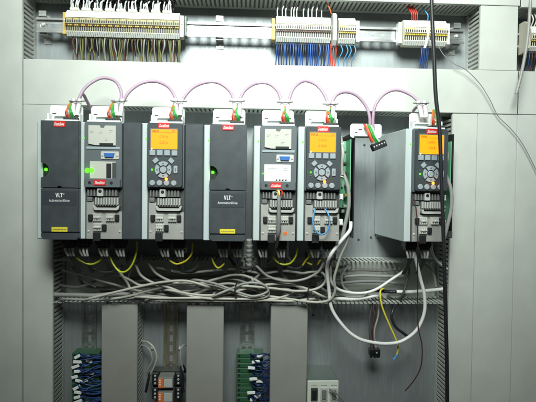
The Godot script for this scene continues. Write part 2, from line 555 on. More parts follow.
func make_terminals() -> void:
	var y := 377.0
	# the long strip on the left
	var o := thing("terminal_strip", "longest terminal strip, at the top left, with dozens of white-tagged wires", "terminal strip", v3(0, y, 0), "terminal strips on the top rail")
	end_stop(o, -419, false, "amber")
	for i in 51:
		terminal(o, -411 + i * 5.1, "beige", ["brown", "amber", "amber"][i % 3])
	end_stop(o, -149, false)
	var st := mb()
	bx(st, -142.5, -24, 37.5, -137, 22, 62, 1)
	part("end_stop", st, M.box_green, o)
	var nth := ["first", "second", "third", "fourth", "fifth", "sixth", "seventh", "eighth", "ninth"]
	for c in 9:
		for k in 6:
			var x := -404.0 + c * 26.6 + k * 3.4 + rng.randf_range(-1.2, 1.2)
			var lean := rng.randf_range(-4.0, 15.0)
			wire("white-sleeved black wire in the %s bunch from the left on the long strip" % nth[c], "sleeved wires above the long terminal strip", M.rubber, 1.0,
				[[x, y + 30, 58], [x + lean * 0.4, y + 42 + rng.randf() * 8, 62 + rng.randf() * 8], [x + lean, y + 54 + rng.randf() * 9, 50 + rng.randf() * 12], [x + lean + 3, y + 75, 36]], true)
		st = mb()
		bx(st, -406.5 + c * 26.6, y + 28, 46, -385.5 + c * 26.6, y + 35, 62, 1.5)
		solid("wire_plug", "cream plug on the long terminal strip under the %s bunch of sleeves from the left" % nth[c], "plug", st, M.cream, "cream plugs along the long strip")
		for k in 7:
			var x := -408.0 + c * 26.6 + k * 3.7
			wire("plain black wire rising behind the %s bunch of white sleeves from the left" % nth[c], "black wires behind the long terminal strip", M.rubber, 1.5,
				[[x, y + 24, 34], [x + 2, y + 48, 40], [x + rng.randf_range(0, 6), y + 78, 26]])
	for i in 56:
		var x := -404.0 + i * 4.55 + rng.randf_range(-1.2, 1.2)
		var c: String = ["olive", "rubber", "dark_cable", "brown", "olive", "rubber", "grey_cable", "yellow_green"][(i * 3 + i / 5) % 8]
		var say: String = {"olive": "olive", "rubber": "black", "dark_cable": "dark grey", "brown": "brown", "yellow_green": "yellow-green", "grey_cable": "pale grey"}[c]
		wire("%s wire hanging below the %s of the long terminal strip" % [say, ["left end", "middle", "right end"][i * 3 / 56]], "wires below the long terminal strip", M[c], 1.3 + rng.randf() * 0.5,
			[[x, y - 27, 52], [x + rng.randf_range(-3, 3), y - 48, 46 + rng.randf() * 14], [x + rng.randf_range(-5, 5), y - 72, 46], [x + rng.randf_range(-6, 6), y - 96, 40]])
	# the middle strip
	o = thing("terminal_strip", "middle terminal strip, with white leads above and blue wires below", "terminal strip", v3(0, y, 0), "terminal strips on the top rail")
	end_stop(o, 66, false, "amber")
	for i in 25:
		terminal(o, 74.5 + i * 5.2, "cream", ["brown", "brown", "maroon"][i % 3])
	end_stop(o, 211, true, "white")
	for i in 8:
		terminal(o, 223 + i * 5.1, "cream", "amber")
	end_stop(o, 268, false, "cream")
	for i in 11:
		var x: float = 76.0 + [0, 12, 20, 33, 39, 46, 62, 73, 82, 93, 105][i]
		wire("thin white-sleeved lead rising from the middle terminal strip", "white leads above the middle strip", M.dark_cable, 0.9, [[x, y + 25, 56], [x - 1, y + 44, 62], [x + 5, y + 60, 54], [x + 2 + rng.randf() * 8, y + 78, 40]], true)
	wire("orange-red wire rising beside the white leads of the middle strip", "", M.orange, 1.5, [[204, y + 38, 58], [198, y + 50, 64], [191, y + 66, 56], [189, y + 80, 44]])
	for i in 24:
		var x := 76.0 + i * 5.3
		wire("blue wire hanging below the middle terminal strip", "blue wires below the middle terminal strip", M[["blue", "navy", "blue", "socket_blue"][i % 4]], 1.5, [[x, y - 27, 52], [x + rng.randf_range(-2, 2), y - 50, 56], [x + rng.randf_range(-3, 3), y - 72, 48], [x + rng.randf_range(-3, 3), y - 95, 40]])
	for x in [205.0, 211.0, 217.0]:
		wire("red wire under the tall white end stop of the middle strip", "red wires below the middle strip", M.red_wire, 1.4, [[x, y - 30, 50], [x, y - 55, 54], [x - 2, y - 96, 42]])
	for x in [226.0, 239.0, 247.0, 258.0]:
		wire("separate blue wire curving below the right end of the middle strip", "loose blue wires at the end of the middle strip", M.light_blue, 1.3, [[x, y - 27, 52], [x + 6, y - 48, 58], [x - 2, y - 70, 50], [x + 3, y - 95, 40]])
	# the strip with the red wires
	o = thing("terminal_strip", "short terminal strip with red wires, behind the black hanging cable", "terminal strip", v3(0, y, 0), "terminal strips on the top rail")
	end_stop(o, 371, false, "white")
	for i in 20:
		terminal(o, 380 + i * 5.2, "cream", ["yellow", "amber"][i % 2])
	end_stop(o, 488, false, "cream")
	for i in 4:
		wire("red wire rising from the short terminal strip", "red wires above the short strip", M.red_wire, 1.5, [[398 + i * 4.5, y + 25, 56], [396 + i * 4.5, y + 42, 64], [389 + i * 5, y + 58, 56], [382 + i * 4, y + 76, 40]], false)
	wire("light blue wire rising from the short strip beside the black cable", "", M.light_blue, 1.5, [[437, y + 25, 56], [436, y + 40, 62], [430, y + 54, 56], [424, y + 74, 40]])
	for i in 5:
		wire("blue wire hanging below the short terminal strip", "blue wires below the short strip", M.blue, 1.4, [[425 + i * 4, y - 27, 52], [424 + i * 4, y - 55, 56], [424 + i * 4.5, y - 96, 42]])
	st = mb()
	tube(st, spline([v3(433, y + 12, 77), v3(430, y - 18, 80), v3(424, y - 42, 78)], 4), 3.2, 8)
	solid("test_probe", "white test clip on the short strip beside the black cable", "clip", st, M.white)
	# the opening at the top right
	o = thing("terminal_strip", "partly seen terminal strip in the opening at the top right", "terminal strip", v3(0, y - 6, 0), "terminal strips on the top rail")
	end_stop(o, 678, true, "cream")
	for i in 16:
		terminal(o, 690 + i * 5.2, "cream", "amber")
	for i in 9:
		var c: String = ["red_wire", "rubber", "blue", "brown", "rubber", "white_cable", "navy", "red_wire", "rubber"][i]
		wire("%s wire below the terminal strip in the right-hand opening" % {"red_wire": "red", "rubber": "black", "blue": "bright blue", "brown": "brown", "white_cable": "white", "navy": "dark blue"}[c], "wires below the right-hand strip", M[c], 1.6, [[676 + i * 7, y - 33, 54], [674 + i * 7, y - 55, 62], [676 + i * 7, y - 99, 44]])
	for i in 4:
		wire("pale wire rising from the strip in the right-hand opening", "pale wires above the right-hand strip", M.cream, 1.6, [[684 + i * 8, y + 20, 56], [686 + i * 8, y + 40, 64], [680 + i * 9, y + 72, 44]])

# ---------------------------------------------------------------- drives
func logo(parent: Node3D, x: float, y: float, z: float) -> void:
	var st := mb()
	rbox(st, x - 12, y - 6, x + 12, y + 6, 1.2, z - 2, z + 1.2, 0.4)
	var r := part("logo_plate", st, M.red, parent)
	lettering("logo_lettering", "Danfoss", 19.5, 6.2, v3(x, y - 0.2, z + 1.3), M.white, r, serif_bold, 0.28)

func led(parent: Node3D, x: float, y: float, z: float, r: float, m: Material) -> void:
	same_part("status_light", "led%s" % r, m, parent, v3(x, y, z), func(st): disc(st, 0, 0, r, -0.5, 1.2, 0.5, 12))

func led_light(parent: Node3D, at: Vector3, c: Color, e: float) -> void:
	var l := OmniLight3D.new()
	l.name = part_name("led_glow", parent)
	l.position = at * S
	l.light_color = c
	l.light_energy = e
	l.light_size = 0.002
	l.omni_range = 0.2
	l.shadow_enabled = true
	parent.add_child(l, true)

func keypad(root: Node3D, warm: String) -> void:
	var st := mb()
	rbox(st, 15.5, 110, 87.5, 243, 5, 199, 208, 1.5)
	var o := part("control_panel", st, M.keypad, root)
	st = mb()
	rbox(st, 20.5, 187, 78.5, 232, 2, 207.8, 208.9, 0.5)
	part("screen_surround", st, M.charcoal_light, o)
	logo(root, 49.5, 237.2, 208)
	st = mb()
	rbox(st, 22.5, 189, 76.5, 229.5, 1.5, 208.6, 209.4, 0.2)
	part("display", st, M.display, o)
	lettering("screen_text", "Status", 14, 4.6, v3(31.5, 226, 209.5), M.display_ink, o, sans_bold)
	lettering("screen_text", "1(1)", 9, 4.2, v3(70, 226, 209.5), M.display_ink, o, sans)
	lettering("screen_text", "0.0 Hz", 17, 5.2, v3(49, 214, 209.5), M.display_ink, o, sans)
	lettering("screen_text", "0.00 A", 17, 5.2, v3(49, 202, 209.5), M.display_ink, o, sans)
	st = mb()
	bx(st, 24, 222.6, 209.4, 75, 223.1, 209.55)
	part("screen_line", st, M.display_ink, o)
	led(o, 24.5, 189.2, 209.4, 1.8, M.white_light)
	for x in [26.0, 41.0, 56.0, 71.0]:
		same_part("soft_key", "soft_key", M.key, o, v3(x, 181, 0), func(s): rbox(s, -6, -5.6, 6, 5.6, 1.2, 207.5, 210.6, 1.0))
	for k in [[32.5, 165.0, 0.75], [64.5, 165.0, -0.75]]:
		var b := same_part("side_key", "side_key", M.key, o, v3(k[0], k[1], 0), func(s): rbox(s, -5.6, -4.6, 5.6, 4.6, 1.6, 207.5, 210.4, 1.0))
		b.rotation.z = k[2]
	same_part("info_key", "info_key", M.key, o, v3(73.4, 147, 0), func(s): rbox(s, -4.2, -8, 4.2, 8, 2, 207.5, 210.4, 1.0))
	lettering("key_text", "i", 1.6, 7, v3(73.4, 147, 210.6), M.print, o, sans_bold)
	for k in 4:
		st = mb()
		ring_sector(st, 48.3, 146.5, 8.8, 17.2, k * 90 - 39, k * 90 + 39, 207.5, 210.8)
		part("arrow_key", st, M.key, o)
		var d := Vector2.from_angle(k * PI / 2)
		st = mb()
		prism(st, PackedVector2Array([Vector2(48.3, 146.5) + d * 15, Vector2(48.3, 146.5) + d * 11.4 + d.orthogonal() * 2.6, Vector2(48.3, 146.5) + d * 11.4 - d.orthogonal() * 2.6]), 210.7, 211.0)
		part("arrow", st, M.print, o)
	st = mb()
	disc(st, 48.3, 146.5, 7.0, 207.5, 211.0, 1.0)
	part("ok_key", st, M.key, o)
	for i in 3:
		led(o, 25.2, 154.0 - i * 7.5, 208.2, 1.9 if i == 1 else 1.3, M.green_light if i == 1 else M.charcoal_light)
	for x in [26.0, 40.6, 55.2, 70.0]:
		same_part("round_key", "round_key", M.key, o, v3(x, 119, 0), func(s): disc(s, 0, 0, 5.9, 207.5, 210.6, 1.1))
	led(o, 54.6, 127.6, 208.2, 3.0, M.amber_light)
	led_light(root, v3(54.6, 127.6, 216), Color(1.0, 0.55, 0.15), 0.00011)
	led_light(root, v3(25.2, 146.5, 215), Color(0.3, 1.0, 0.2), 0.00004)

func saddle(root: Node3D, x: float, y: float, dark_left: bool) -> void:
	var st := mb()
	bx(st, x - 9, y - 8, 195, x + 9, y + 8, 197.5, 0.6)
	for i in 4:
		rod(st, v3(x - 6.6 + i * 4.4, y - 7, 199), v3(x - 6.6 + i * 4.4, y + 7, 199), 1.7, 8)
	bx(st, x - 8, y - 2, 198, x + 8, y + 2, 202, 0.6)
	var c := part("cable_clamp", st, M.bright_steel, root)
	st = mb()
	var s := -1.0 if dark_left else 1.0
	bx(st, x + s * 14 - 4.4, y - 6.5, 194, x + s * 14 + 4.4, y + 6.5, 201, 1.0)
	part("clamp_cap", st, M.black, c)
	screw(c, x, y, 202, 2.0)

func lower_section(root: Node3D) -> void:
	var st := mb()
	bx(st, 13, 2, 181, 90, 107.5, 190.8)
	part("terminal_recess", st, M.dark_grey, root)
	# control terminals: a ribbed dark row and, lower, a ribbed grey row over a pale tray
	st = mb()
	bx(st, 18, 90, 190, 82, 105, 195, 0.5)
	var a := part("control_terminal", st, M.dark_grey, root)
	for i in 10:
		same_part("terminal_rib", "rib_a", M.rib_grey, a, v3(21 + i * 6.3, 0, 0), func(s): bx(s, -1.5, 90.5, 194, 1.5, 104, 199, 0.4))
	st = mb()
	rbox(st, 40, 90, 52, 107, 1.0, 195, 201.5, 0.6)
	var j := part("service_socket", st, M.tray, root)
	st = mb()
	disc(st, 46, 100.5, 3.6, 201, 201.9)
	part("socket_hole", st, M.black, j)
	st = mb()
	bx(st, 18, 79.5, 190, 29, 88.5, 198, 0.8)
	bx(st, 19.2, 83, 197.8, 23, 86.5, 198.5)
	bx(st, 24.2, 83, 197.8, 28, 86.5, 198.5)
	part("earth_terminal", st, M.rib_grey, root)
	st = mb()
	bx(st, 34, 70, 190, 84, 88, 196, 0.5)
	var c := part("control_terminal", st, M.rib_grey, root)
	for i in 9:
		same_part("terminal_rib", "rib_b", M.tray, c, v3(37 + i * 5.5, 0, 0), func(s): bx(s, -1.3, 73, 195, 1.3, 87, 200, 0.4))
	for i in 9:
		same_part("terminal_slot", "rib_slot", M.black, c, v3(37 + i * 5.5, 0, 0), func(s): bx(s, -1.6, 70.5, 195.4, 1.6, 73.4, 196.6))
	st = mb()
	prism(st, PackedVector2Array([Vector2(32, 71), Vector2(35.5, 71), Vector2(38, 66.6), Vector2(80, 66.6), Vector2(82.5, 71), Vector2(86.5, 71), Vector2(84, 63), Vector2(81, 61.5), Vector2(37, 61.5), Vector2(34, 63)]), 194, 204, 0.5)
	part("cable_tray", st, M.tray, root)
	# the clamp plate
	st = mb()
	prism(st, PackedVector2Array([Vector2(16.5, 1), Vector2(60, 1), Vector2(89.5, 1), Vector2(89.5, 58.5), Vector2(32, 58.5), Vector2(32, 78.5), Vector2(16.5, 78.5)]), 190, 195, 0.7)
	var p := part("clamp_plate", st, M.steel, root)
	st = mb()
	bx(st, 31, -3, 195, 46, 15, 200, 0.8)
	part("plug_lock", st, M.black, p)
	saddle(root, 39.5, 46, true)
	saddle(root, 66, 46, false)
	saddle(root, 40, 25.5, false)
	screw(p, 20.5, 17, 195, 2.2)
	screw(p, 85, 17, 195, 2.2)

func cards(root: Node3D, second_dark: bool) -> void:
	# keypad taken off: two pale circuit cards and a serial socket show in the frame
	var st := mb()
	bx(st, 17, 184, 196, 80, 240, 198)
	part("upper_bay", st, M.panel_dark, root)
	st = mb()
	prism(st, PackedVector2Array([Vector2(22, 198), Vector2(36, 195), Vector2(78, 195), Vector2(78, 236), Vector2(56, 236), Vector2(54, 231), Vector2(47, 231), Vector2(45, 236), Vector2(22, 236)]), 198, 203, 0.6)
	var c := part("upper_card", st, M.card, root)
	for k in [[30.0, 223.0], [48.0, 222.0], [68.0, 225.0], [60.0, 208.0]]:
		for i in 2:
			st = mb()
			bx(st, k[0] - 4, k[1] - i * 3, 202.9, k[0] + 4 - i * 3, k[1] + 0.7 - i * 3, 203.1)
			part("printed_line", st, M.rib_grey, c)
	st = mb()
	bx(st, 45, 195.5, 203, 73, 200, 204, 0.4)
	part("edge_slot", st, M.black, c)
	st = mb()
	bx(st, 17, 187, 196, 86, 192.5, 201, 0.8)
	part("cross_bar", st, M.key, root)
	st = mb()
	bx(st, 17, 163, 196, 86, 187, 198.5, 0.5)
	part("socket_panel", st, M.charcoal, root)
	st = mb()
	rbox(st, 47, 167, 84, 183, 2.0, 198, 201, 0.6)
	var d := part("serial_socket", st, M.bright_steel, root)
	st = mb()
	prism(st, PackedVector2Array([Vector2(56, 171), Vector2(73, 171), Vector2(75.5, 179.5), Vector2(53.5, 179.5)]), 200, 204.5, 0.6)
	part("socket_face", st, M.socket_blue, d)
	screw(d, 50.5, 175, 201, 1.9)
	screw(d, 80, 175, 201, 1.9)
	st = mb()
	bx(st, 25 if second_dark else 22, 126, 196, 78, 162, 202, 0.8)
	var e := part("lower_card", st, M.card if second_dark else M.white, root)
	if second_dark:
		st = mb()
		bx(st, 59, 128, 202, 69, 158, 203, 0.4)
		part("ribbon_slot", st, M.black, e)
		st = mb()
		bx(st, 71, 128, 201, 78.5, 160, 203)
		part("dark_edge", st, M.dark_grey, e)
	else:
		for i in 3:
			st = mb()
			bx(st, 27, 154 - i * 4, 201.9, 48 - i * 5, 154.8 - i * 4, 202.1)
			bx(st, 62, 154 - i * 4, 201.9, 71, 154.8 - i * 4, 202.1)
			part("printed_line", st, M.rib_grey, e)
		for i in 4:
			same_part("pin_hole", "pin_hole", M.black, e, v3(48 + i * 6.5, 129.5, 202), func(s): bx(s, -1.8, -1.5, -0.5, 1.8, 1.5, 0.3))
	st = mb()
	rbox(st, 15, 109, 88, 127, 2.0, 199, 206, 1.2)
	var b := part("logo_bar", st, M.charcoal_light, root)
	logo(root, 47, 118.5, 206)
	for x in [26.0, 70.0]:
		st = mb()
		disc(st, x, 118, 3.2, 205.5, 206.5)
		part("bar_hole", st, M.black, b)
	led(root, 19.5, 143, 199, 5.4 if second_dark else 1.8, M.green_light)
	led_light(root, v3(21, 143, 209), Color(0.4, 1.0, 0.15), 0.00016 if second_dark else 0.00004)
	if second_dark:
		led(root, 29, 143.5, 202, 4.6, M.green_light)

func blind_cover(root: Node3D) -> void:
	var st := mb()
	bx(st, 13, 110, 185, 90, 242, 191)
	part("cover_back", st, M.black, root)
	var p := PackedVector2Array([Vector2(90, 106.5), Vector2(90, 244), Vector2(13, 244), Vector2(13, 159)])
	for i in 9:
		var a := deg_to_rad(90.0 - 22.5 * i)
		p.append(Vector2(14.5 + 15.5 * cos(a), 143 + 15.5 * sin(a)))
	p.append(Vector2(13, 127))
	p.append(Vector2(13, 106.5))
	p.append(Vector2(46, 106.5))
	for i in 5:
		var a := deg_to_rad(180.0 - 36.0 * (i + 0.5))
		p.append(Vector2(51.5 + 5.5 * cos(a), 106.5 + 3.4 * sin(a)))
	p.append(Vector2(57, 106.5))
	st = mb()
	prism(st, p, 190, 205, 1.4)
	part("upper_cover", st, M.charcoal, root)
	logo(root, 51, 237.2, 205)
	led(root, 19, 144, 192, 3.4, M.green_light)
	led_light(root, v3(19, 144, 199), Color(0.3, 1.0, 0.2), 0.00008)
	st = mb()
	bx(st, 13, 14.5, 190, 90, 105.7, 205, 2.2)
	part("lower_cover", st, M.charcoal, root)
	st = mb()
	rbox(st, 17, 71, 86, 100, 1.0, 204.8, 205.4, 0.2)
	var n := part("name_plate", st, M.panel_dark, root)
	lettering("lettering", "VLT", 14, 8.6, v3(50.5, 91.5, 205.5), M.white, n, sans_bold)
	lettering("lettering", "®", 2.6, 2.6, v3(60.2, 94, 205.5), M.white, n, sans)
	lettering("lettering", "AutomationDrive", 41, 5.2, v3(51, 80.5, 205.5), M.white, n, sans)
	st = mb()
	bx(st, 35.5, 16.5, 204.9, 67.5, 26, 205.5, 0.1)
	var s := part("yellow_sticker", st, M.yellow, root)
	st = mb()
	for i in 9:
		bx(st, 39 + i * 3, 20.4, 205.4, 41.2 + i * 3, 21.6, 205.6)
	part("printed_line", st, M.print, s)
	st = mb()
	prism(st, PackedVector2Array([Vector2(13, 13.8), Vector2(90, 13.8), Vector2(90, 4), Vector2(86, 0), Vector2(19, 0), Vector2(13, 6)]), 188, 203, 1.5)
	part("bottom_trim", st, M.charcoal, root)

func top_bracket(root: Node3D) -> void:
	# white shield bracket on top of the drive, with the fieldbus plug
	var st := mb()
	rbox(st, 17, 244, 86, 281, 6, 164, 167, 0.8)
	var o := part("shield_bracket", st, M.white, root)
	st = mb()
	bx(st, 17.5, 243, 167, 85.5, 247.5, 196, 0.8)
	bx(st, 17.5, 247, 167, 22, 262, 184, 0.8)
	bx(st, 81, 247, 167, 85.5, 262, 184, 0.8)
	bx(st, 28, 256, 166.8, 58, 259, 182, 0.6)
	part("bracket_shelf", st, M.white, o)
	st = mb()
	bx(st, 30, 248, 168, 56, 255.6, 176, 0.6)
	part("bracket_insert", st, M.chassis, o)
	for x in [26.5, 76.5]:
		st = mb()
		bx(st, x - 4, 262, 166.6, x + 4, 264.4, 167.5)
		part("bracket_slot", st, M.dark_grey, o)
	st = mb()
	bx(st, 54, 245, 176, 84, 252.5, 194, 0.8)
	var t := part("fieldbus_plug", st, M.dark_grey, root)
	for i in 5:
		same_part("plug_pin", "plug_pin", M.black, t, v3(57.6 + i * 5.7, 248.8, 194), func(s): disc(s, 0, 0, 1.8, -0.5, 0.6, 0.0, 10))
	for k in [[61.0, "red_wire", 70.0], [64.5, "orange", 66.0], [71.0, "green", 69.0], [74.0, "green", 71.0]]:
		st = mb()
		tube(st, spline([v3(k[0], 252, 186), v3(k[0] - 2.5, 263, 192), v3(k[2] - 5, 276, 186), v3(k[2], 288, 178)], 5), 1.7, 7)
		part("core_wire", st, M[k[1]], t)

func side_electronics(root: Node3D) -> void:
	# expansion cover missing: circuit board, plugs and a cable along the open flank
	var st := mb()
	bx(st, 92, 4, 6, 131, 240, 9, 0.6)
	bx(st, 128, 4, 9, 131, 240, 150, 0.6)
	part("open_housing", st, M.black, root)
	st = mb()
	bx(st, 118, 40, 20, 120, 222, 160)
	bx(st, 104, 70, 110, 118, 222, 112)
	var b := part("circuit_board", st, M.circuit_green, root)
	for k in [[103.0, 205.0, 7.0, 9.0], [108.0, 175.0, 5.0, 12.0], [104.0, 148.0, 8.0, 6.0], [110.0, 122.0, 4.0, 10.0], [104.0, 98.0, 7.0, 7.0]]:
		st = mb()
		bx(st, k[0] - k[2] / 2, k[1] - k[3] / 2, 112, k[0] + k[2] / 2, k[1] + k[3] / 2, 119, 0.6)
		part("component", st, M.dark_grey if int(k[1]) % 2 else M.tray, b)
	for k in 14:
		var yy := 50.0 + k * 12.2
		var zz := 60.0 + (k * 37) % 80
		st = mb()
		bx(st, 118 - 3.0 - (k % 3) * 3.0, yy - 3.0 - (k % 2) * 2.0, zz - 8, 118.2, yy + 3.0, zz + 8, 0.5)
		part("component", st, [M.dark_grey, M.white, M.tray, M.black, M.amber][k % 5], b)
	for y in [206.0, 143.0, 95.0, 40.0]:
		st = mb()
		bx(st, 91, y - 7, 160, 101, y + 7, 178, 1.2)
		bx(st, 93, y - 5, 177, 99, y + 5, 181, 0.8)
		part("white_plug", st, M.white, root)
	st = mb()
	tube(st, spline([v3(94, 226, 170), v3(97, 190, 184), v3(95, 165, 182), v3(97, 143, 180)], 6), 4.0, 8)
	part("white_lead", st, M.pale_cable, root)
	st = mb()
	tube(st, spline([v3(100, 150, 172), v3(111, 115, 178), v3(113, 75, 178), v3(106, 35, 176), v3(100, 2, 172)], 6), 4.2, 8)
	part("grey_lead", st, M.grey_cable, root)
	st = mb()
	bx(st, 92, 6, 120, 127, 20, 160, 1)
	part("bottom_terminal", st, M.dark_grey, root)

func drive(label: String, kind: String, x: float, y: float, wide: bool, exposed: bool) -> Node3D:
	var root := thing("drive", label, "motor drive", v3(x, y, 0), "row of motor drives")
	var st := mb()
	bx(st, 0, 0, 5, 90, 244, 190, 1.5)
	bx(st, 6, -8, 0.3, 84, 252, 5)
	part("chassis", st, M.chassis, root)
	if wide and not exposed:
		st = mb()
		bx(st, 90.4, 0, 5, 130, 244, 197, 2.5)
		part("side_cover", st, M.charcoal, root)
	led(root, 9.5, 211, 190, 1.7, M.green_light)
	if kind == "cover":
		blind_cover(root)
	else:
		st = mb()
		rbox(st, 13, 107.5, 90, 244, 4, 188, 199.4, 1.5)
		part("front_frame", st, M.charcoal_light, root)
		lower_section(root)
		if kind == "keypad":
			keypad(root, "")
		else:
			cards(root, kind == "card_dark")
	top_bracket(root)
	if exposed:
		side_electronics(root)
	return root

func power_plugs(x: float, y: float, where: String, spots: Array) -> void:
	var n := 0
	for s in spots:
		var o := thing("power_plug", "black three-lead plug, %s from the left under %s" % [["first", "second", "third"][n], where], "plug", v3(x + s, y, 0), "power plugs under the drives")
		var st := mb()
		bx(st, -13, -17, 128, 13, -1, 158, 1.2)
		for i in 3:
			bx(st, -11.5 + i * 8.2, -22, 136, -5 + i * 8.2, -16.5, 156, 0.8)
		for i in 4:
			bx(st, -13.4 + i * 8.3, -12, 157.6, -11.6 + i * 8.3, -2, 160.6, 0.4)
		part("plug_body", st, M.rubber, o)
		for i in 3:
			st = mb()
			var q := -8.2 + i * 8.2
			tube(st, spline([v3(q, -21, 148), v3(q * 0.9 + 1, -30, 151), v3(q * 0.7 + 3, -40, 146)], 4), 2.5, 8)
			part("lead_sleeve", st, M.white_cable if (n + i) % 4 != 1 else M.pale_cable, o)
			st = mb()
			tube(st, spline([v3(q * 0.7 + 3, -39, 146), v3(q * 0.4 + 4, -58, 128), v3(q * 0.3 + 4, -84, 96)], 4), 2.2, 7)
			part("lead", st, M.dark_cable, o)
		n += 1

func make_drives() -> void:
	var y := -113.0
	drive("leftmost drive, narrow, closed by a plain charcoal cover with a yellow sticker", "cover", -428, y + 1, false, false)
	drive("second drive from the left, without keypad, with a bright double green light", "card_dark", -342, y + 1, true, false)
	drive("third drive from the left, with an orange display and closed charcoal flank", "keypad", -214, y + 1, true, false)
	drive("plain charcoal covered drive in the middle of the row, right of the first orange display", "cover", -84, y, false, false)
	drive("drive without keypad in the middle of the row, a grey cable rising to its front", "card_light", 21, y, false, false)
	drive("drive with an orange display and a small blue wire loop on its front", "keypad", 115, y, true, true)
	var d := drive("rightmost drive, apart from the others, showing its pale left flank", "keypad", 331, y, true, true)
	d.rotation.y = 0.085
	power_plugs(-428, y, "the leftmost covered drive", [52, 82])
	power_plugs(-342, y, "the drive with the double green light", [38, 74])
	power_plugs(-214, y, "the third drive from the left", [42, 74])
	power_plugs(-84, y, "the covered drive in the middle", [40, 70])
	power_plugs(21, y, "the drive with the grey front cable", [22, 62])
	power_plugs(115, y, "the drive with the blue loop", [44, 76])
	power_plugs(338, y, "the rightmost drive", [36, 68])
	# orange dot on the fifth drive's clamp plate and the small blue jumper on the sixth
	var st := mb()
	disc(st, 21 + 68, y + 17, 4.2, 194.8, 195.6)
	var dot := MeshInstance3D.new()
	dot.mesh = st.commit()
	dot.material_override = M.orange
	dot.name = "round_sticker"
	var five := get_node("drive_004")
	five.add_child(dot)
	dot.position = -five.position

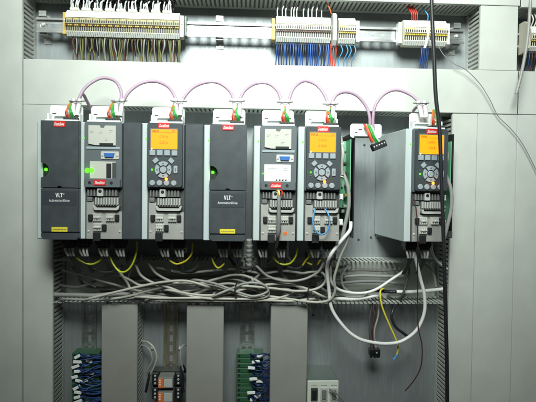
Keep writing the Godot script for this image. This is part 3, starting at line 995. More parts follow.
# ---------------------------------------------------------------- lower row
func make_lower() -> void:
	var o := thing("terminal_block", "stack of green terminals with tilted white tags and blue wires, lower left", "terminal block", v3(-392, -560, 0), "terminal blocks below the open duct")
	for i in 13:
		var t := same_part("terminal", "low_terminal", M.terminal_green, o, v3(0, 8 + i * 12.2, 0), func(s): bx(s, -12, -5.6, 8, 52, 5.6, 46, 1.0))
		same_part("clamp_hole", "low_hole", M.black, t, Vector3.ZERO, func(s): bx(s, -8, -2.6, 45, -3, 2.6, 46.4))
		same_part("wire_slot", "low_slot", M.black, t, Vector3.ZERO, func(s): bx(s, 30, -2.6, 45, 46, 2.6, 46.4))
		for q in 1 + i % 2:
			var g := same_part("white_tag", "low_tag%d" % ((i + q) % 4), M.white, t, v3(2 + q * 24 + rng.randf_range(-7, 7), rng.randf_range(-2, 2), rng.randf_range(0, 6)), func(s): bx(s, -7.5 - (i + q) % 4, -3.4, 50, 7.5 + (i + q) % 4, 3.4, 53, 0.6))
			g.rotation.z = rng.randf_range(-0.25, 0.55)
	for i in 34:
		var yy := -554.0 + i * 4.7
		wire("blue wire at the %s of the lower left terminal stack, running to the duct" % ["bottom", "middle", "top"][i * 3 / 34], "blue wires at the lower left terminals", M.blue if i % 3 else M.navy, 1.7, [[-384 + rng.randf_range(-10, 10), yy, 48], [-366 + rng.randf_range(-5, 5), yy + rng.randf_range(-9, 9), 60 + rng.randf() * 12], [-344, yy + rng.randf_range(-12, 8), 56], [-323, yy - 3, 44]])
	# relays
	for i in 2:
		o = thing("relay", ["upper relay, red and grey on a black socket, between two lower ducts", "lower relay, cut off by the bottom edge, between two lower ducts"][i], "relay", v3(-178, -462 - i * 34, 0), "two relays on the yellowish rail")
		var st := mb()
		bx(st, -36, -16, 8, 34, 16, 40, 1.2)
		bx(st, -36, -14, 40, -20, 14, 54, 1.2)
		bx(st, 20, -14, 40, 34, 14, 54, 1.2)
		part("socket", st, M.rubber, o)
		st = mb()
		bx(st, -18, -13, 40, 18, 13, 76, 1.5)
		var b := part("relay_case", st, M.rib_grey, o)
		st = mb()
		bx(st, -16.5, -11, 75.6, -6, 11, 76.8, 0.3)
		part("orange_label", st, M.orange, b)
		st = mb()
		bx(st, -4, -10, 75.6, 16, 10, 76.6, 0.3)
		part("grey_label", st, M.tray, b)
		st = mb()
		for k in 3:
			bx(st, -15.4, 6 - k * 5.5, 76.7, -11, 8.4 - k * 5.5, 77)
		part("printed_line", st, M.white, b)
		for k in 3:
			screw(o, -28, -9 + k * 9, 54, 2.6)
			screw(o, 27, -9 + k * 9, 54, 2.6)
	# green terminals
	o = thing("terminal_block", "green terminals with white tags and dark blue wires, on the third lower rail", "terminal block", v3(6, -560, 0), "terminal blocks below the open duct")
	for i in 13:
		var t := same_part("terminal", "low_terminal", M.terminal_green, o, v3(-6, 8 + i * 12.0, 0), null)
		same_part("clamp_hole", "low_hole", M.black, t, Vector3.ZERO, null)
		same_part("wire_slot", "low_slot", M.black, t, Vector3.ZERO, null)
		if i != 6 and i != 9:
			var g := same_part("white_tag", "low_tag%d" % (i % 3), M.white, t, v3(24 + (i * 7 % 5) * 5, rng.randf_range(-3, 3), 2 + i % 3 * 4), null)
			g.rotation.z = rng.randf_range(-0.1, 0.25)
	for i in 30:
		var yy := -552.0 + i * 5.2
		wire("dark blue wire at the %s of the green terminal stack, running to the duct" % ["bottom", "middle", "top"][i * 3 / 30], "dark blue wires at the green terminals", M.navy, 1.6, [[26 + rng.randf_range(-10, 8), yy, 48], [42 + rng.randf_range(-5, 5), yy + rng.randf_range(-10, 10), 58 + rng.randf() * 14], [58, yy + rng.randf_range(-10, 6), 54], [68, yy - 4, 42]])
	# pale interface box with three sockets
	o = thing("interface_box", "pale box with three sockets in its front, cut off by the bottom edge", "box", v3(190, -520, 0))
	var st := mb()
	rbox(st, -36, -60, 37, 72, 2.5, 1, 100, 1.5)
	part("box_body", st, M.box_green, o)
	st = mb()
	rbox(st, -36, -60, 37, 72, 2.5, 100.2, 104, 1.2)
	var f := part("front_plate", st, M.box_white, o)
	for k in 3:
		st = mb()
		rbox(st, -28 + k * 23, 26, -12 + k * 23, 56, 1.5, 103.5, 107, 0.6)
		var c := part("socket_surround", st, M.tray if k else M.dark_grey, o)
		st = mb()
		rbox(st, -25.5 + k * 23, 30, -15 + k * 23, 52, 2.5, 106.6, 109, 0.5)
		part("socket_face", st, [M.black, M.rib_grey, M.rib_grey][k], c)
		st = mb()
		for q in 5:
			bx(st, -27 + k * 23 + q * 3, 60, 103.9, -25 + k * 23 + q * 3, 61.6, 104.2)
		part("printed_line", st, M.rib_grey, f)
	st = mb()
	for k in 4:
		bx(st, -24 + k * 15, 14, 103.9, -14 + k * 15, 16, 104.2)
	part("printed_line", st, M.rib_grey, f)

func make_details() -> void:
	# loose fieldbus connector hanging in front of the bare plate
	var o := thing("loose_connector", "loose white bracket with coloured wires and black plug between the last two drives", "connector", v3(272, 128, 0))
	var st := mb()
	rbox(st, -38, -15, 32, 16, 6, 150, 153, 0.8)
	bx(st, -30, -13, 152, 20, -9, 166, 0.8)
	part("shield_bracket", st, M.white, o)
	st = mb()
	bx(st, -20, 2, 152.6, -12, 4.4, 153.6)
	bx(st, -28, -4, 152.6, -22, -1.6, 153.6)
	part("bracket_slot", st, M.dark_grey, o)
	for k in [[-6.0, "red_wire"], [-3.0, "orange"], [2.0, "green"], [5.5, "green"], [8.0, "white_cable"]]:
		st = mb()
		tube(st, spline([v3(k[0] - 4, 14, 160), v3(k[0] + 1, 0, 170), v3(k[0] + 6, -14, 172), v3(k[0] * 1.3 + 14, -26, 168)], 5), 1.9, 7)
		part("core_wire", st, M[k[1]], o)
	st = mb()
	bx(st, -16, -8, 160, 16, 7, 178, 1.0)
	var p := part("black_plug", st, M.rubber, o)
	for i in 5:
		same_part("plug_pin", "loose_pin", M.bright_steel, p, v3(-12 + i * 6, 1, 178), func(s): disc(s, 0, 0, 1.7, -0.5, 0.5, 0.0, 10))
	p.position = v3(22, -32, -4) * S
	p.rotation.z = 0.4
	for k in [[-138, "left"], [184, "middle"], [222, "right"]]:
		st = mb()
		bx(st, k[0] - 7, -156, 60, k[0] + 7, -145, 62.5, 0.5)
		var lab := solid("cable_marker", "small white marker clip above the open duct, %s one of three" % k[1], "marker", st, M.white, "white marker clips above the duct")
		st = mb()
		bx(st, k[0] - 3, -153, 62.4, k[0] + 3, -148, 62.9)
		part("marker_window", st, M.rib_grey, lab)
		st = mb()
		bx(st, k[0] - 2, -171, 40, k[0] + 2, -150, 60)
		part("clip", st, M.rib_grey, lab)
	for k in [[-222, -402, "left"], [-154, -404, "right"]]:
		st = mb()
		disc(st, k[0], k[1], 4, 0.2, 5, 1.0, 6)
		solid("bolt", "bright hexagon bolt on the plate above the relays, %s of the rail" % k[2], "bolt", st, M.bright_steel, "bolts above the relays")
	st = mb()
	rod(st, v3(14, -118, 120), v3(16, -192, 96), 6.5, 12)
	for i in 5:
		rod(st, v3(14.4, -130.0 - i * 11, 116.4 - i * 3.6), v3(14.5, -134.0 - i * 11, 115.2 - i * 3.6), 7.6, 12)
	solid("shield_tube", "shiny metal shield sleeve hanging below the gap right of the covered middle drive", "cable sleeve", st, M.bright_steel)
	# black plug on two leads below the duct
	o = thing("hanging_plug", "small black plug hanging on thin leads beside the yellow wire", "plug", v3(322, -394, 60))
	st = mb()
	bx(st, -13, -9, -10, 3, 8, 8, 1.2)
	bx(st, -2, -12, -8, 12, 9, 10, 1.2)
	for i in 3:
		bx(st, -11 + i * 8, -14, -4, -6 + i * 8, -8, 6, 0.6)
	part("plug_body", st, M.rubber, o)
	screw(o, 3, 0, 10, 2.4)
	for k in [[-8.0, "dark_cable", 0.0], [-2.0, "maroon", 4.0], [4.0, "grey_cable", 8.0]]:
		st = mb()
		tube(st, spline([v3(k[0], 7, 0), v3(k[0] - 6, 50, 4), v3(k[0] - 4 + k[2], 90, 0), v3(k[0] + 4, 120, -6)], 6), 2.2, 7)
		part("lead", st, M[k[1]], o)

# ---------------------------------------------------------------- scene
func _ready() -> void:
	rng.seed = 5
	var cam := Camera3D.new()
	cam.name = "camera"
	cam.fov = 43.80
	cam.position = Vector3(0, 0, 1.25)
	cam.rotation = Vector3(-0.0263, -0.0492, 0.01277)
	cam.near = 0.05
	cam.far = 20.0
	add_child(cam)
	var we := WorldEnvironment.new()
	we.name = "environment"
	var e := Environment.new()
	e.background_mode = Environment.BG_COLOR
	e.background_color = lin(0.03, 0.032, 0.03)
	e.tonemap_mode = Environment.TONE_MAPPER_LINEAR
	e.tonemap_exposure = 1.0
	e.sdfgi_enabled = true
	e.ssao_enabled = true
	e.ssil_enabled = true
	we.environment = e
	add_child(we)
	var lamp := SpotLight3D.new()
	lamp.name = "work_lamp"
	lamp.spot_angle = 39.5
	lamp.spot_angle_attenuation = 1.0
	lamp.spot_range = 8.0
	lamp.light_size = 0.34
	lamp.light_color = Color(0.955, 1.0, 0.975)
	lamp.light_energy = 6.1
	lamp.shadow_enabled = true
	add_child(lamp)
	lamp.look_at_from_position(Vector3(0.0, 1.0, 1.3), Vector3(0.12, 0.43, 0.0), Vector3.UP)
	var room := AreaLight3D.new()
	room.name = "room_lamp"
	room.area_size = Vector2(1.2, 0.5)
	room.light_color = Color(0.955, 1.0, 0.975)
	room.light_energy = 0.25
	room.area_range = 8.0
	room.shadow_enabled = true
	add_child(room)
	room.look_at_from_position(Vector3(-1.1, 1.2, 1.7), Vector3(0.25, -0.1, 0.0), Vector3.UP)
	make_materials()
	make_cabinet()
	make_terminals()
	make_drives()
	make_lower()
	make_details()
	make_cables()

func make_cables() -> void:
	cable("fieldbus_cable", "violet cable loop between the leftmost drive and the drive with the double green light", "cable", M.violet, 3.40, [[-358, 153, 172], [-349, 177, 178], [-335, 208, 170], [-307, 230, 158], [-278, 225, 158], [-263, 202, 166], [-262, 176, 172], [-267, 157, 172]], "violet fieldbus loops above the drives")
	cable("fieldbus_cable", "violet cable dropping behind between the first two drives", "cable", M.violet, 3.40, [[-353, 172, 170], [-346, 195, 160], [-345, 185, 130], [-344, 163, 90], [-341, 139, 60]], "violet fieldbus loops above the drives")
	cable("fieldbus_cable", "violet cable loop between the second and third drives", "cable", M.violet, 3.40, [[-263, 157, 172], [-256, 177, 176], [-243, 201, 172], [-220, 221, 160], [-191, 226, 156], [-164, 214, 162], [-148, 191, 172], [-141, 167, 174]], "violet fieldbus loops above the drives")
	cable("fieldbus_cable", "violet cable loop between the third drive and the covered middle drive", "cable", M.violet, 3.40, [[-141, 163, 174], [-133, 182, 176], [-114, 209, 170], [-88, 225, 158], [-60, 227, 156], [-36, 212, 162], [-24, 191, 172], [-18, 166, 174]], "violet fieldbus loops above the drives")
	cable("fieldbus_cable", "violet cable loop above the covered middle drive and the drive with the grey front cable", "cable", M.violet, 3.40, [[-14, 166, 174], [-10, 187, 176], [1, 209, 170], [24, 226, 158], [51, 227, 156], [70, 212, 162], [78, 191, 172], [85, 165, 174]], "violet fieldbus loops above the drives")
	cable("fieldbus_cable", "violet cable loop ending at the drive with the blue wire loop", "cable", M.violet, 3.40, [[89, 166, 174], [95, 189, 176], [106, 216, 170], [129, 234, 158], [154, 228, 156], [170, 210, 162], [179, 187, 172], [184, 165, 174]], "violet fieldbus loops above the drives")
	cable("fieldbus_cable", "violet cable from the drive with the blue loop over to the loose connector", "cable", M.violet, 3.40, [[187, 163, 174], [188, 184, 176], [199, 203, 172], [221, 211, 164], [246, 204, 160], [266, 182, 160], [274, 158, 162], [276, 128, 160]], "violet fieldbus loops above the drives")
	cable("fieldbus_cable", "tall violet cable loop from the loose connector to the rightmost drive", "cable", M.violet, 3.40, [[283, 128, 160], [282, 160, 162], [288, 187, 162], [306, 209, 160], [332, 219, 160], [360, 210, 164], [378, 194, 170], [388, 174, 174], [397, 156, 176]], "violet fieldbus loops above the drives")
	cable("fieldbus_cable", "short violet cable end behind the top of the rightmost drive", "cable", M.violet, 3.40, [[385, 180, 120], [387, 186, 140], [393, 185, 160], [397, 172, 170]], "violet fieldbus loops above the drives")
	cable("cable_end", "white stripped left cable end on top of the leftmost drive", "cable end", M.white_cable, 4.60, [[-358, 181, 177], [-358, 166, 180], [-357, 152, 184], [-356, 144, 186]], "white stripped cable ends at the drive tops")
	cable("cable_end", "white stripped right cable end on top of the leftmost drive", "cable end", M.white_cable, 4.60, [[-345, 181, 177], [-347, 166, 180], [-348, 152, 184], [-348, 145, 186]], "white stripped cable ends at the drive tops")
	cable("cable_tie", "dark tie at the white cable ends above the leftmost drive", "cable tie", M.dark_grey, 1.00, [[-366, 176, 181], [-357, 175, 186], [-340, 175, 186], [-333, 177, 181]], "ties at the drive tops")
	cable("cable_end", "white stripped left cable end on top of the drive with the double green light", "cable end", M.white_cable, 4.60, [[-270, 183, 177], [-269, 168, 180], [-268, 154, 184], [-267, 146, 186]], "white stripped cable ends at the drive tops")
	cable("cable_end", "white stripped right cable end on top of the drive with the double green light", "cable end", M.white_cable, 4.60, [[-257, 183, 177], [-258, 168, 180], [-259, 154, 184], [-259, 146, 186]], "white stripped cable ends at the drive tops")
	cable("cable_tie", "dark tie at the white cable ends above the drive with the double green light", "cable tie", M.dark_grey, 1.00, [[-279, 178, 181], [-269, 177, 186], [-253, 177, 186], [-246, 179, 181]], "ties at the drive tops")
	cable("cable_end", "white stripped left cable end on top of the third drive from the left", "cable end", M.white_cable, 4.60, [[-147, 186, 177], [-145, 170, 180], [-144, 156, 184], [-144, 149, 186]], "white stripped cable ends at the drive tops")
	cable("cable_end", "white stripped right cable end on top of the third drive from the left", "cable end", M.white_cable, 4.60, [[-133, 186, 177], [-134, 171, 180], [-135, 156, 184], [-135, 149, 186]], "white stripped cable ends at the drive tops")
	cable("cable_tie", "dark tie at the white cable ends above the third drive from the left", "cable tie", M.dark_grey, 1.00, [[-156, 181, 181], [-147, 179, 186], [-130, 179, 186], [-122, 181, 181]], "ties at the drive tops")
	cable("cable_end", "white stripped left cable end on top of the covered drive in the middle", "cable end", M.white_cable, 4.60, [[-23, 188, 177], [-21, 173, 180], [-20, 159, 184], [-20, 151, 186]], "white stripped cable ends at the drive tops")
	cable("cable_end", "white stripped right cable end on top of the covered drive in the middle", "cable end", M.white_cable, 4.60, [[-9, 189, 177], [-10, 173, 180], [-11, 159, 184], [-11, 151, 186]], "white stripped cable ends at the drive tops")
	cable("cable_tie", "dark tie at the white cable ends above the covered drive in the middle", "cable tie", M.dark_grey, 1.00, [[-33, 183, 181], [-24, 182, 186], [-7, 182, 186], [1, 184, 181]], "ties at the drive tops")
	cable("cable_end", "white stripped left cable end on top of the drive with the grey front cable", "cable end", M.white_cable, 4.60, [[80, 188, 177], [81, 173, 180], [82, 159, 184], [82, 151, 186]], "white stripped cable ends at the drive tops")
	cable("cable_end", "white stripped right cable end on top of the drive with the grey front cable", "cable end", M.white_cable, 4.60, [[93, 189, 177], [92, 173, 180], [91, 159, 184], [91, 151, 186]], "white stripped cable ends at the drive tops")
	cable("cable_tie", "dark tie at the white cable ends above the drive with the grey front cable", "cable tie", M.dark_grey, 1.00, [[69, 183, 181], [77, 182, 186], [94, 182, 186], [103, 184, 181]], "ties at the drive tops")
	cable("cable_end", "white stripped left cable end on top of the drive with the blue loop", "cable end", M.white_cable, 4.60, [[178, 186, 177], [179, 171, 180], [179, 156, 184], [179, 149, 186]], "white stripped cable ends at the drive tops")
	cable("cable_end", "white stripped right cable end on top of the drive with the blue loop", "cable end", M.white_cable, 4.60, [[192, 186, 177], [190, 171, 180], [189, 156, 184], [188, 149, 186]], "white stripped cable ends at the drive tops")
	cable("cable_tie", "dark tie at the white cable ends above the drive with the blue loop", "cable tie", M.dark_grey, 1.00, [[167, 181, 181], [175, 180, 186], [192, 180, 186], [201, 182, 181]], "ties at the drive tops")
	cable("cable_end", "white stripped left cable end on top of the rightmost drive", "cable end", M.white_cable, 4.60, [[375, 192, 177], [379, 177, 180], [382, 162, 184], [382, 155, 186]], "white stripped cable ends at the drive tops")
	cable("cable_end", "white stripped right cable end on top of the rightmost drive", "cable end", M.white_cable, 4.60, [[390, 193, 177], [391, 177, 180], [392, 163, 184], [391, 155, 186]], "white stripped cable ends at the drive tops")
	cable("cable_tie", "dark tie at the white cable ends above the rightmost drive", "cable tie", M.dark_grey, 1.00, [[364, 187, 181], [371, 186, 186], [388, 186, 186], [399, 188, 181]], "ties at the drive tops")
	cable("hanging_cable", "thick black cable hanging in front of the whole cabinet, across the rightmost drive", "cable", M.rubber, 4.00, [[370, 395, 258], [373, 340, 258], [377, 280, 259], [383, 190, 259], [392, 121, 260], [398, 20, 260], [403, -60, 260], [408, -162, 261], [413, -263, 261], [417, -355, 262], [420, -452, 262]])
	cable("thin_lead", "thin grey lead curving down across the bright duct and the right-hand panels", "lead", M.mid_cable, 0.90, [[453, 345, 80], [465, 316, 92], [489, 294, 98], [515, 281, 100], [551, 250, 96], [576, 213, 96], [598, 177, 92], [628, 149, 92], [653, 121, 92], [674, 88, 92], [704, 32, 92]])
	cable("loose_cable", "thick grey loose cable with a cut end hanging at the upper right corner", "cable", M.grey_cable, 3.60, [[648, 453, 130], [647, 408, 130], [643, 345, 130], [636, 295, 130], [628, 254, 130], [620, 222, 130]])
	cable("duct_cable", "bright thick grey cable lying straight along the left end of the open duct", "cable", M.grey_cable, 5.20, [[-437, -254, 72], [-389, -255, 72], [-343, -256, 72], [-290, -252, 72], [-216, -255, 72], [-123, -259, 72], [-111, -275, 24]], "grey cables lying in the open duct")
	cable("duct_cable", "dark grey cable sagging at the left end of the open duct", "cable", M.mid_cable, 3.60, [[-453, -234, 34], [-421, -241, 39], [-386, -241, 44], [-347, -226, 50], [-318, -211, 55], [-298, -189, 60]], "grey cables lying in the open duct")
	cable("duct_cable", "dim grey cable in the left part of the duct, rising at both ends", "cable", M.mid_cable, 3.60, [[-410, -194, 30], [-393, -218, 30], [-382, -240, 30], [-339, -247, 30], [-291, -240, 30], [-248, -230, 30], [-188, -225, 30]], "grey cables lying in the open duct")
	cable("duct_cable", "dim grey lead dropping from the leftmost drive into the duct", "cable", M.mid_cable, 2.40, [[-387, -178, 70], [-388, -203, 61], [-374, -226, 53], [-349, -242, 44]], "grey cables lying in the open duct")
	cable("duct_cable", "pale cable rising from the left end of the long white bundle", "cable", M.pale_cable, 3.20, [[-329, -276, 48], [-300, -259, 96], [-275, -255, 96], [-248, -249, 95], [-212, -238, 95], [-178, -230, 94], [-144, -224, 94], [-103, -223, 94], [-61, -231, 93], [-24, -243, 93], [9, -254, 92], [46, -252, 92], [65, -267, 44]], "grey cables lying in the open duct")
	cable("duct_cable", "pale cable that drops steeply from the drive with the double green light", "cable", M.pale_cable, 3.00, [[-303, -195, 62], [-281, -190, 110], [-269, -209, 104], [-261, -224, 98], [-256, -241, 92], [-260, -265, 44]], "grey cables lying in the open duct")
	cable("duct_cable", "pale cable sloping down from under the third drive and along the bundle", "cable", M.pale_cable, 3.00, [[-218, -175, 88], [-211, -186, 89], [-197, -202, 90], [-165, -218, 91], [-119, -227, 92], [-70, -215, 93], [-24, -203, 94], [8, -205, 95], [41, -220, 97], [59, -237, 98], [57, -251, 99], [27, -257, 100], [-33, -257, 101], [-97, -255, 102], [-188, -255, 103], [-237, -252, 104], [-264, -267, 56]], "grey cables lying in the open duct")
	cable("duct_cable", "pale cable waving through the left half of the bundle", "cable", M.pale_cable, 3.00, [[-312, -215, 36], [-285, -206, 84], [-260, -217, 85], [-237, -229, 85], [-209, -227, 86], [-186, -234, 86], [-151, -248, 87], [-131, -252, 87], [-94, -243, 88], [-57, -227, 88], [-24, -224, 89], [4, -232, 89], [27, -238, 90], [45, -256, 42]], "grey cables lying in the open duct")
	cable("duct_cable", "pale cable curving up in the middle of the bundle", "cable", M.pale_cable, 2.80, [[-83, -284, 30], [-71, -260, 78], [-62, -245, 78], [-34, -234, 79], [-1, -228, 79], [32, -216, 79], [67, -212, 80], [105, -217, 80], [126, -232, 32]], "grey cables lying in the open duct")
	cable("duct_cable", "pale short cable loop right of the middle of the bundle", "cable", M.pale_cable, 2.80, [[16, -214, 50], [22, -209, 98], [29, -225, 97], [66, -236, 96], [101, -235, 95], [113, -240, 94], [102, -251, 93], [69, -259, 92], [18, -259, 91], [-40, -262, 90], [-59, -278, 42]], "grey cables lying in the open duct")
	cable("duct_cable", "long pale cable along the duct front, rising towards the blue loop", "cable", M.pale_cable, 3.00, [[41, -268, 36], [56, -254, 84], [104, -258, 93], [138, -261, 102], [174, -262, 112], [200, -254, 121], [210, -233, 130], [206, -203, 139], [210, -177, 148], [217, -146, 158], [226, -121, 167], [230, -94, 176]], "grey cables lying in the open duct")
	cable("duct_cable", "grey cable sloping down to the right beneath the drive with the grey front cable", "cable", M.grey_cable, 3.20, [[83, -178, 52], [90, -200, 52], [115, -227, 52], [154, -248, 52], [188, -260, 52], [237, -263, 52]], "grey cables lying in the open duct")
	cable("duct_cable", "dark cable bending up behind towards the drive with the blue loop", "cable", M.dark_cable, 3.60, [[88, -281, 24], [101, -263, 72], [137, -258, 76], [165, -244, 79], [183, -224, 83], [195, -194, 86], [201, -156, 90]], "grey cables lying in the open duct")
	cable("duct_cable", "dark cable hanging in a bow below the third drive", "cable", M.dark_cable, 3.00, [[-152, -174, 90], [-141, -189, 98], [-120, -192, 105], [-101, -177, 112], [-94, -147, 120]], "grey cables lying in the open duct")
	cable("duct_cable", "grey shielded cable running straight through the back of the duct on the left", "cable", M.mid_cable, 4.40, [[-298, -226, 22], [-201, -224, 22], [-104, -224, 22], [-6, -215, 22], [117, -211, 22], [242, -212, 22]], "grey cables lying in the open duct")
	cable("duct_cable", "grey shielded cable running straight behind the middle of the bundle", "cable", M.mid_cable, 4.20, [[-225, -252, 26], [-104, -252, 26], [19, -237, 26], [142, -225, 26], [254, -226, 26]], "grey cables lying in the open duct")
	cable("duct_cable", "dark shielded cable lying deepest in the duct", "cable", M.dark_cable, 4.40, [[-346, -259, 20], [-177, -258, 20], [-6, -258, 20], [143, -248, 20], [256, -245, 20]], "grey cables lying in the open duct")
	cable("duct_cable", "grey short cable standing up from the bundle below the second drive", "cable", M.mid_cable, 3.00, [[-230, -155, 100], [-239, -175, 87], [-260, -196, 73], [-272, -224, 60]], "grey cables lying in the open duct")
	cable("duct_cable", "upper grey cable of the stack of straight cables at the right end of the duct", "cable", M.grey_cable, 3.80, [[245, -200, 46], [286, -197, 46], [336, -198, 46], [385, -195, 46]], "grey cables lying in the open duct")
	cable("duct_cable", "middle grey cable of the stack of straight cables at the right end of the duct", "cable", M.grey_cable, 3.80, [[237, -215, 48], [286, -211, 48], [341, -212, 48], [395, -212, 48]], "grey cables lying in the open duct")
	cable("duct_cable", "lowest grey cable of the stack of straight cables at the right end of the duct", "cable", M.mid_cable, 3.80, [[243, -230, 44], [292, -226, 44], [347, -227, 44], [407, -235, 44]], "grey cables lying in the open duct")
	cable("duct_cable", "grey cable bent round the left end of the straight stack", "cable", M.grey_cable, 3.00, [[256, -180, 70], [243, -197, 68], [237, -216, 66], [244, -237, 64], [264, -250, 62], [299, -254, 60]], "grey cables lying in the open duct")
	cable("duct_cable", "white cable curving down from under the rightmost drive to the duct front", "cable", M.white_cable, 3.40, [[213, -191, 32], [207, -188, 80], [209, -216, 80], [221, -234, 81], [245, -244, 82], [283, -247, 82], [317, -238, 82], [352, -215, 83], [383, -193, 84], [402, -172, 84]], "grey cables lying in the open duct")
	cable("duct_cable", "thick white cable lying at the far right of the duct beside the black hanging cable", "cable", M.white_cable, 4.40, [[365, -262, 18], [368, -247, 66], [405, -247, 66], [446, -244, 66], [486, -240, 66]], "grey cables lying in the open duct")
	cable("duct_cable", "black sleeve joined to the thick white cable at the right of the duct", "cable", M.rubber, 4.20, [[312, -256, 18], [317, -243, 66], [334, -245, 66], [356, -247, 66], [373, -247, 66], [406, -262, 18]], "grey cables lying in the open duct")
	cable("duct_cable", "thick white cable end lying at the duct front below the blue loop", "cable", M.white_cable, 4.00, [[221, -278, 22], [229, -263, 70], [258, -264, 70], [287, -262, 70], [321, -256, 70], [351, -270, 22]], "grey cables lying in the open duct")
	cable("duct_cable", "pale cable arching down at the right end of the duct", "cable", M.grey_cable, 2.80, [[430, -175, 60], [450, -187, 60], [465, -207, 60], [471, -236, 60]], "grey cables lying in the open duct")
	cable("duct_cable", "white lead bowing down from the right side of the rightmost drive", "cable", M.white_cable, 2.80, [[429, -114, 130], [436, -139, 118], [448, -159, 107], [465, -174, 96], [487, -188, 84]], "grey cables lying in the open duct")
	cable("duct_cable", "grey cable crossing the others from upper left to lower middle of the duct", "cable", M.grey_cable, 3.00, [[-423, -199, 60], [-368, -212, 65], [-305, -229, 70], [-239, -245, 74], [-164, -253, 79], [-87, -254, 84], [-74, -270, 36]], "grey cables lying in the open duct")
	cable("duct_cable", "grey cable wound across the middle of the bundle in a flat S", "cable", M.grey_cable, 2.80, [[-168, -262, 34], [-145, -245, 82], [-103, -238, 82], [-64, -219, 82], [-25, -214, 82], [18, -226, 82], [56, -245, 82], [98, -249, 82], [136, -240, 82], [158, -252, 34]], "grey cables lying in the open duct")
	cable("duct_cable", "pale cable running low along the front lip of the duct in the middle", "cable", M.pale_cable, 2.80, [[-237, -277, 48], [-212, -261, 96], [-132, -262, 96], [-40, -263, 96], [46, -261, 96], [111, -263, 96], [163, -258, 96], [186, -273, 48]], "grey cables lying in the open duct")
	cable("duct_cable", "grey cable rising from the bundle towards the leads of the fifth drive", "cable", M.grey_cable, 2.80, [[-56, -270, 26], [-38, -251, 74], [-6, -238, 83], [22, -217, 92], [45, -192, 102], [53, -165, 111], [55, -146, 120]], "grey cables lying in the open duct")
	cable("duct_cable", "dark cable looped below the second drive", "cable", M.dark_cable, 3.40, [[-364, -166, 88], [-348, -184, 94], [-320, -196, 99], [-287, -191, 105], [-263, -172, 110], [-255, -148, 116]], "grey cables lying in the open duct")
	cable("duct_cable", "dark cable looped below the gap of the middle drives", "cable", M.dark_cable, 3.40, [[-34, -159, 90], [-15, -181, 97], [12, -185, 104], [33, -172, 111], [39, -146, 118]], "grey cables lying in the open duct")
	cable("duct_cable", "dark cable hanging in a ring below the fifth drive", "cable", M.dark_cable, 3.20, [[89, -159, 88], [103, -181, 95], [128, -185, 102], [146, -169, 109], [144, -146, 116]], "grey cables lying in the open duct")
	cable("duct_cable", "grey shielded cable lying above the others right of the middle", "cable", M.mid_cable, 4.00, [[-16, -195, 40], [47, -200, 40], [120, -195, 40], [194, -199, 40], [253, -189, 40]], "grey cables lying in the open duct")
	cable("duct_cable", "grey cable dipping from the upper comb of the duct below the blue loop", "cable", M.grey_cable, 3.00, [[187, -173, 84], [174, -198, 78], [180, -227, 72], [205, -248, 66], [248, -261, 60]], "grey cables lying in the open duct")
	cable("duct_cable", "thin dark cord dropping through the right-hand stack of cables", "cable", M.dark_cable, 2.60, [[390, -171, 90], [394, -195, 88], [388, -224, 86], [379, -256, 84], [390, -281, 36]], "grey cables lying in the open duct")
	cable("duct_cable", "pale cable lying on top of the bundle from the far left to the third drive", "cable", M.pale_cable, 3.00, [[-378, -274, 62], [-348, -256, 110], [-294, -242, 110], [-236, -228, 110], [-182, -217, 110], [-128, -214, 110], [-83, -226, 110], [-70, -242, 62]], "grey cables lying in the open duct")
	cable("duct_cable", "pale cable weaving between the middle and the end of the bundle", "cable", M.pale_cable, 3.00, [[-194, -250, 52], [-170, -237, 100], [-120, -246, 100], [-70, -249, 100], [-15, -239, 100], [36, -227, 100], [92, -222, 100], [143, -231, 100], [185, -250, 100], [209, -269, 52]], "grey cables lying in the open duct")
	cable("duct_cable", "grey cable looped twice in the middle of the bundle", "cable", M.grey_cable, 2.90, [[-127, -224, 60], [-106, -212, 108], [-60, -221, 108], [-10, -240, 108], [27, -249, 108], [59, -237, 108], [45, -221, 108], [8, -219, 108], [-28, -233, 108], [-65, -249, 108], [-82, -268, 60]], "grey cables lying in the open duct")
	cable("duct_cable", "pale cable entering the bundle from the second drive in a long slope", "cable", M.pale_cable, 2.90, [[-261, -186, 52], [-243, -182, 100], [-232, -203, 100], [-207, -219, 100], [-166, -232, 100], [-115, -251, 100], [-65, -258, 100], [-51, -274, 52]], "grey cables lying in the open duct")
	cable("duct_cable", "grey cable resting across the lower comb in the left half", "cable", M.grey_cable, 3.00, [[-436, -275, 44], [-403, -260, 92], [-344, -262, 92], [-281, -260, 92], [-212, -253, 92], [-153, -259, 92], [-84, -262, 92], [-71, -278, 44]], "grey cables lying in the open duct")
	cable("duct_cable", "grey cable spread along the upper edge of the bundle", "cable", M.grey_cable, 3.00, [[-214, -198, 48], [-189, -187, 96], [-135, -198, 96], [-75, -193, 96], [-15, -189, 96], [45, -198, 96], [101, -193, 96], [171, -204, 96], [195, -219, 48]], "grey cables lying in the open duct")
	cable("duct_cable", "grey cable sagging between the fifth drive and the blue loop", "cable", M.grey_cable, 3.00, [[19, -185, 62], [31, -179, 110], [58, -202, 112], [100, -213, 114], [141, -208, 116], [172, -191, 118], [185, -168, 120]], "grey cables lying in the open duct")
	cable("duct_cable", "pale cable turning back at the right end of the bundle", "cable", M.pale_cable, 2.90, [[-22, -240, 56], [-6, -226, 104], [64, -231, 104], [129, -238, 104], [175, -231, 104], [193, -210, 104], [179, -193, 104], [142, -196, 104], [131, -210, 56]], "grey cables lying in the open duct")
	cable("grey_front_cable", "grey cable rising from the duct to the front of the fifth drive", "cable", M.mid_cable, 4.20, [[50, -175, 90], [65, -165, 110], [72, -138, 140], [73, -105, 200], [74, -77, 212], [74, -42, 212], [74, -17, 208]])
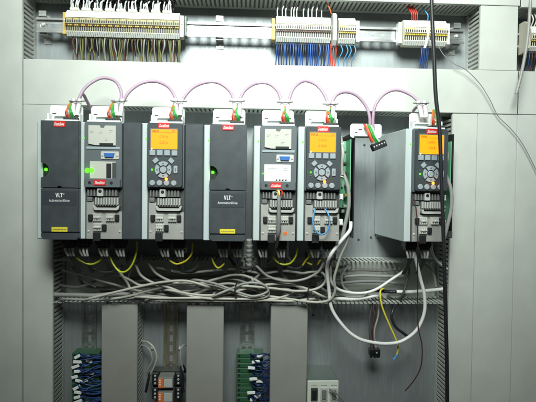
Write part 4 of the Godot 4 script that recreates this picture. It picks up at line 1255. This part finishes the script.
	cable("core_wire", "yellow core wire at the top of the grey front cable", "wire", M.yellow, 1.30, [[73, -19, 208], [72, -11, 212], [72, -5, 206], [67, -7, 200]], "core wires of the grey front cable")
	cable("core_wire", "white core wire at the top of the grey front cable", "wire", M.white_cable, 1.30, [[74, -19, 208], [75, -11, 212], [73, -5, 206], [67, -7, 200]], "core wires of the grey front cable")
	cable("core_wire", "red core wire at the top of the grey front cable", "wire", M.red_wire, 1.30, [[76, -19, 208], [82, -11, 212], [77, -5, 206], [67, -7, 200]], "core wires of the grey front cable")
	cable("bundle_tie", "dark strap wound round the pale bundle in the middle of the duct", "cable tie", M.rubber, 1.60, [[-10, -274, 60], [-14, -254, 104], [-17, -237, 118], [-15, -223, 112], [-11, -219, 70]])
	cable("bundle_tie", "dark strap round the bundle just left of the blue loop drive", "cable tie", M.rubber, 1.60, [[161, -276, 60], [152, -256, 104], [150, -240, 116], [153, -227, 108], [163, -223, 70]])
	cable("white_loop_cable", "large white cable loop hanging out of the duct, lowest of all cables", "cable", M.white_cable, 4.00, [[235, -72, 170], [232, -89, 176], [220, -104, 180], [203, -126, 176], [190, -149, 170], [189, -180, 140], [197, -225, 120], [207, -278, 112], [238, -322, 110], [267, -345, 110], [298, -355, 110], [337, -359, 110], [373, -353, 110], [406, -327, 112], [422, -286, 116], [420, -243, 120], [408, -205, 126], [394, -168, 140], [383, -140, 150]])
	cable("blue_jumper", "small bright blue wire loop on the front of the sixth drive", "wire", M.light_blue, 1.70, [[151, -43, 204], [146, -62, 210], [147, -78, 213], [154, -92, 213], [165, -96, 213], [176, -89, 213], [181, -72, 212], [179, -55, 209], [172, -43, 203]])
	cable("thin_brown_lead", "thin dark brown lead from the front of the rightmost drive down past the duct", "lead", M.maroon, 1.30, [[359, -13, 206], [363, -30, 210], [367, -64, 212], [372, -107, 205], [385, -159, 170], [397, -227, 140], [407, -315, 120], [421, -365, 110], [423, -416, 100], [411, -453, 90], [393, -483, 80]])
	cable("earth_wire", "dim green earth wire bow below the leftmost drive", "wire", M.yellow_green, 2.10, [[-377, -138, 130], [-370, -156, 130], [-353, -169, 129], [-333, -174, 129], [-312, -162, 128], [-305, -142, 128]], "yellow and green earth wires below the drives")
	cable("earth_wire", "bright yellow-green earth wire bow below the flank of the second drive", "wire", M.yellow_green, 2.10, [[-299, -152, 120], [-288, -174, 125], [-272, -190, 130], [-255, -187, 135], [-241, -169, 140], [-232, -140, 145], [-231, -119, 150]], "yellow and green earth wires below the drives")
	cable("earth_wire", "yellow earth wire bow below the third drive", "wire", M.yellow, 2.10, [[-172, -156, 120], [-162, -166, 126], [-146, -172, 132], [-126, -164, 138], [-113, -148, 144], [-110, -123, 150]], "yellow and green earth wires below the drives")
	cable("earth_wire", "yellow earth wire below the covered middle drive", "wire", M.yellow, 2.10, [[-69, -159, 126], [-64, -172, 127], [-55, -181, 128], [-44, -174, 129], [-37, -161, 130]], "yellow and green earth wires below the drives")
	cable("earth_wire", "yellow earth wire below the fifth drive", "wire", M.yellow_green, 2.10, [[68, -154, 126], [77, -166, 129], [91, -172, 132], [108, -168, 134], [119, -152, 137], [123, -134, 140]], "yellow and green earth wires below the drives")
	cable("earth_wire", "short straight yellow earth wire below the drive with the blue loop", "wire", M.yellow, 2.10, [[137, -175, 120], [143, -163, 127], [150, -152, 133], [152, -138, 140]], "yellow and green earth wires below the drives")
	cable("earth_wire", "flat yellow earth wire below the drive with the blue loop", "wire", M.yellow, 2.10, [[145, -168, 116], [156, -173, 121], [169, -172, 125], [175, -162, 130]], "yellow and green earth wires below the drives")
	cable("hanging_wire", "yellow wire hanging out of the duct with a blue and white tip", "wire", M.yellow, 2.10, [[338, -236, 76], [325, -240, 92], [324, -257, 98], [330, -281, 98], [347, -319, 96], [363, -353, 94], [370, -375, 92], [367, -395, 90]])
	cable("wire_tip", "blue and white tip of the hanging yellow wire", "wire tip", M.light_blue, 2.80, [[368, -391, 90], [364, -399, 90], [360, -403, 90]])
	cable("thick_black_lead", "thick black lead looping out of the duct beside the yellow wire", "lead", M.rubber, 3.40, [[373, -272, 76], [356, -285, 92], [352, -303, 96], [363, -325, 94], [382, -340, 90], [396, -351, 84]])
	cable("relay_lead", "outer pale lead looping from the duct down to the left of the relays", "lead", M.pale_cable, 2.20, [[-245, -376, 30], [-223, -372, 55], [-208, -383, 62], [-201, -405, 62], [-208, -430, 58], [-219, -452, 50]], "pale leads beside the relays")
	cable("relay_lead", "inner pale lead looping from the duct down to the left of the relays", "lead", M.grey_cable, 2.20, [[-245, -386, 30], [-226, -385, 50], [-216, -397, 56], [-213, -416, 56], [-223, -437, 52], [-229, -456, 46]], "pale leads beside the relays")
	cable("relay_lead", "grey lead looping from the right-hand duct to the relays", "lead", M.grey_cable, 2.00, [[-131, -384, 30], [-141, -381, 52], [-146, -393, 56], [-145, -414, 56], [-140, -441, 50]], "pale leads beside the relays")
	cable("relay_lead", "black lead bunch standing to the right of the relays", "lead", M.rubber, 4.00, [[-135, -451, 36], [-143, -432, 46], [-144, -460, 50], [-140, -496, 46]], "pale leads beside the relays")
	cable("relay_lead", "black lead hanging to the left of the relays", "lead", M.rubber, 3.20, [[-219, -445, 50], [-223, -468, 54], [-229, -494, 48]], "pale leads beside the relays")
	cable("box_cable", "blue-grey cable leaving the third socket of the pale box", "cable", M.mid_cable, 2.00, [[204, -465, 112], [211, -465, 122], [225, -476, 122], [245, -499, 118]])
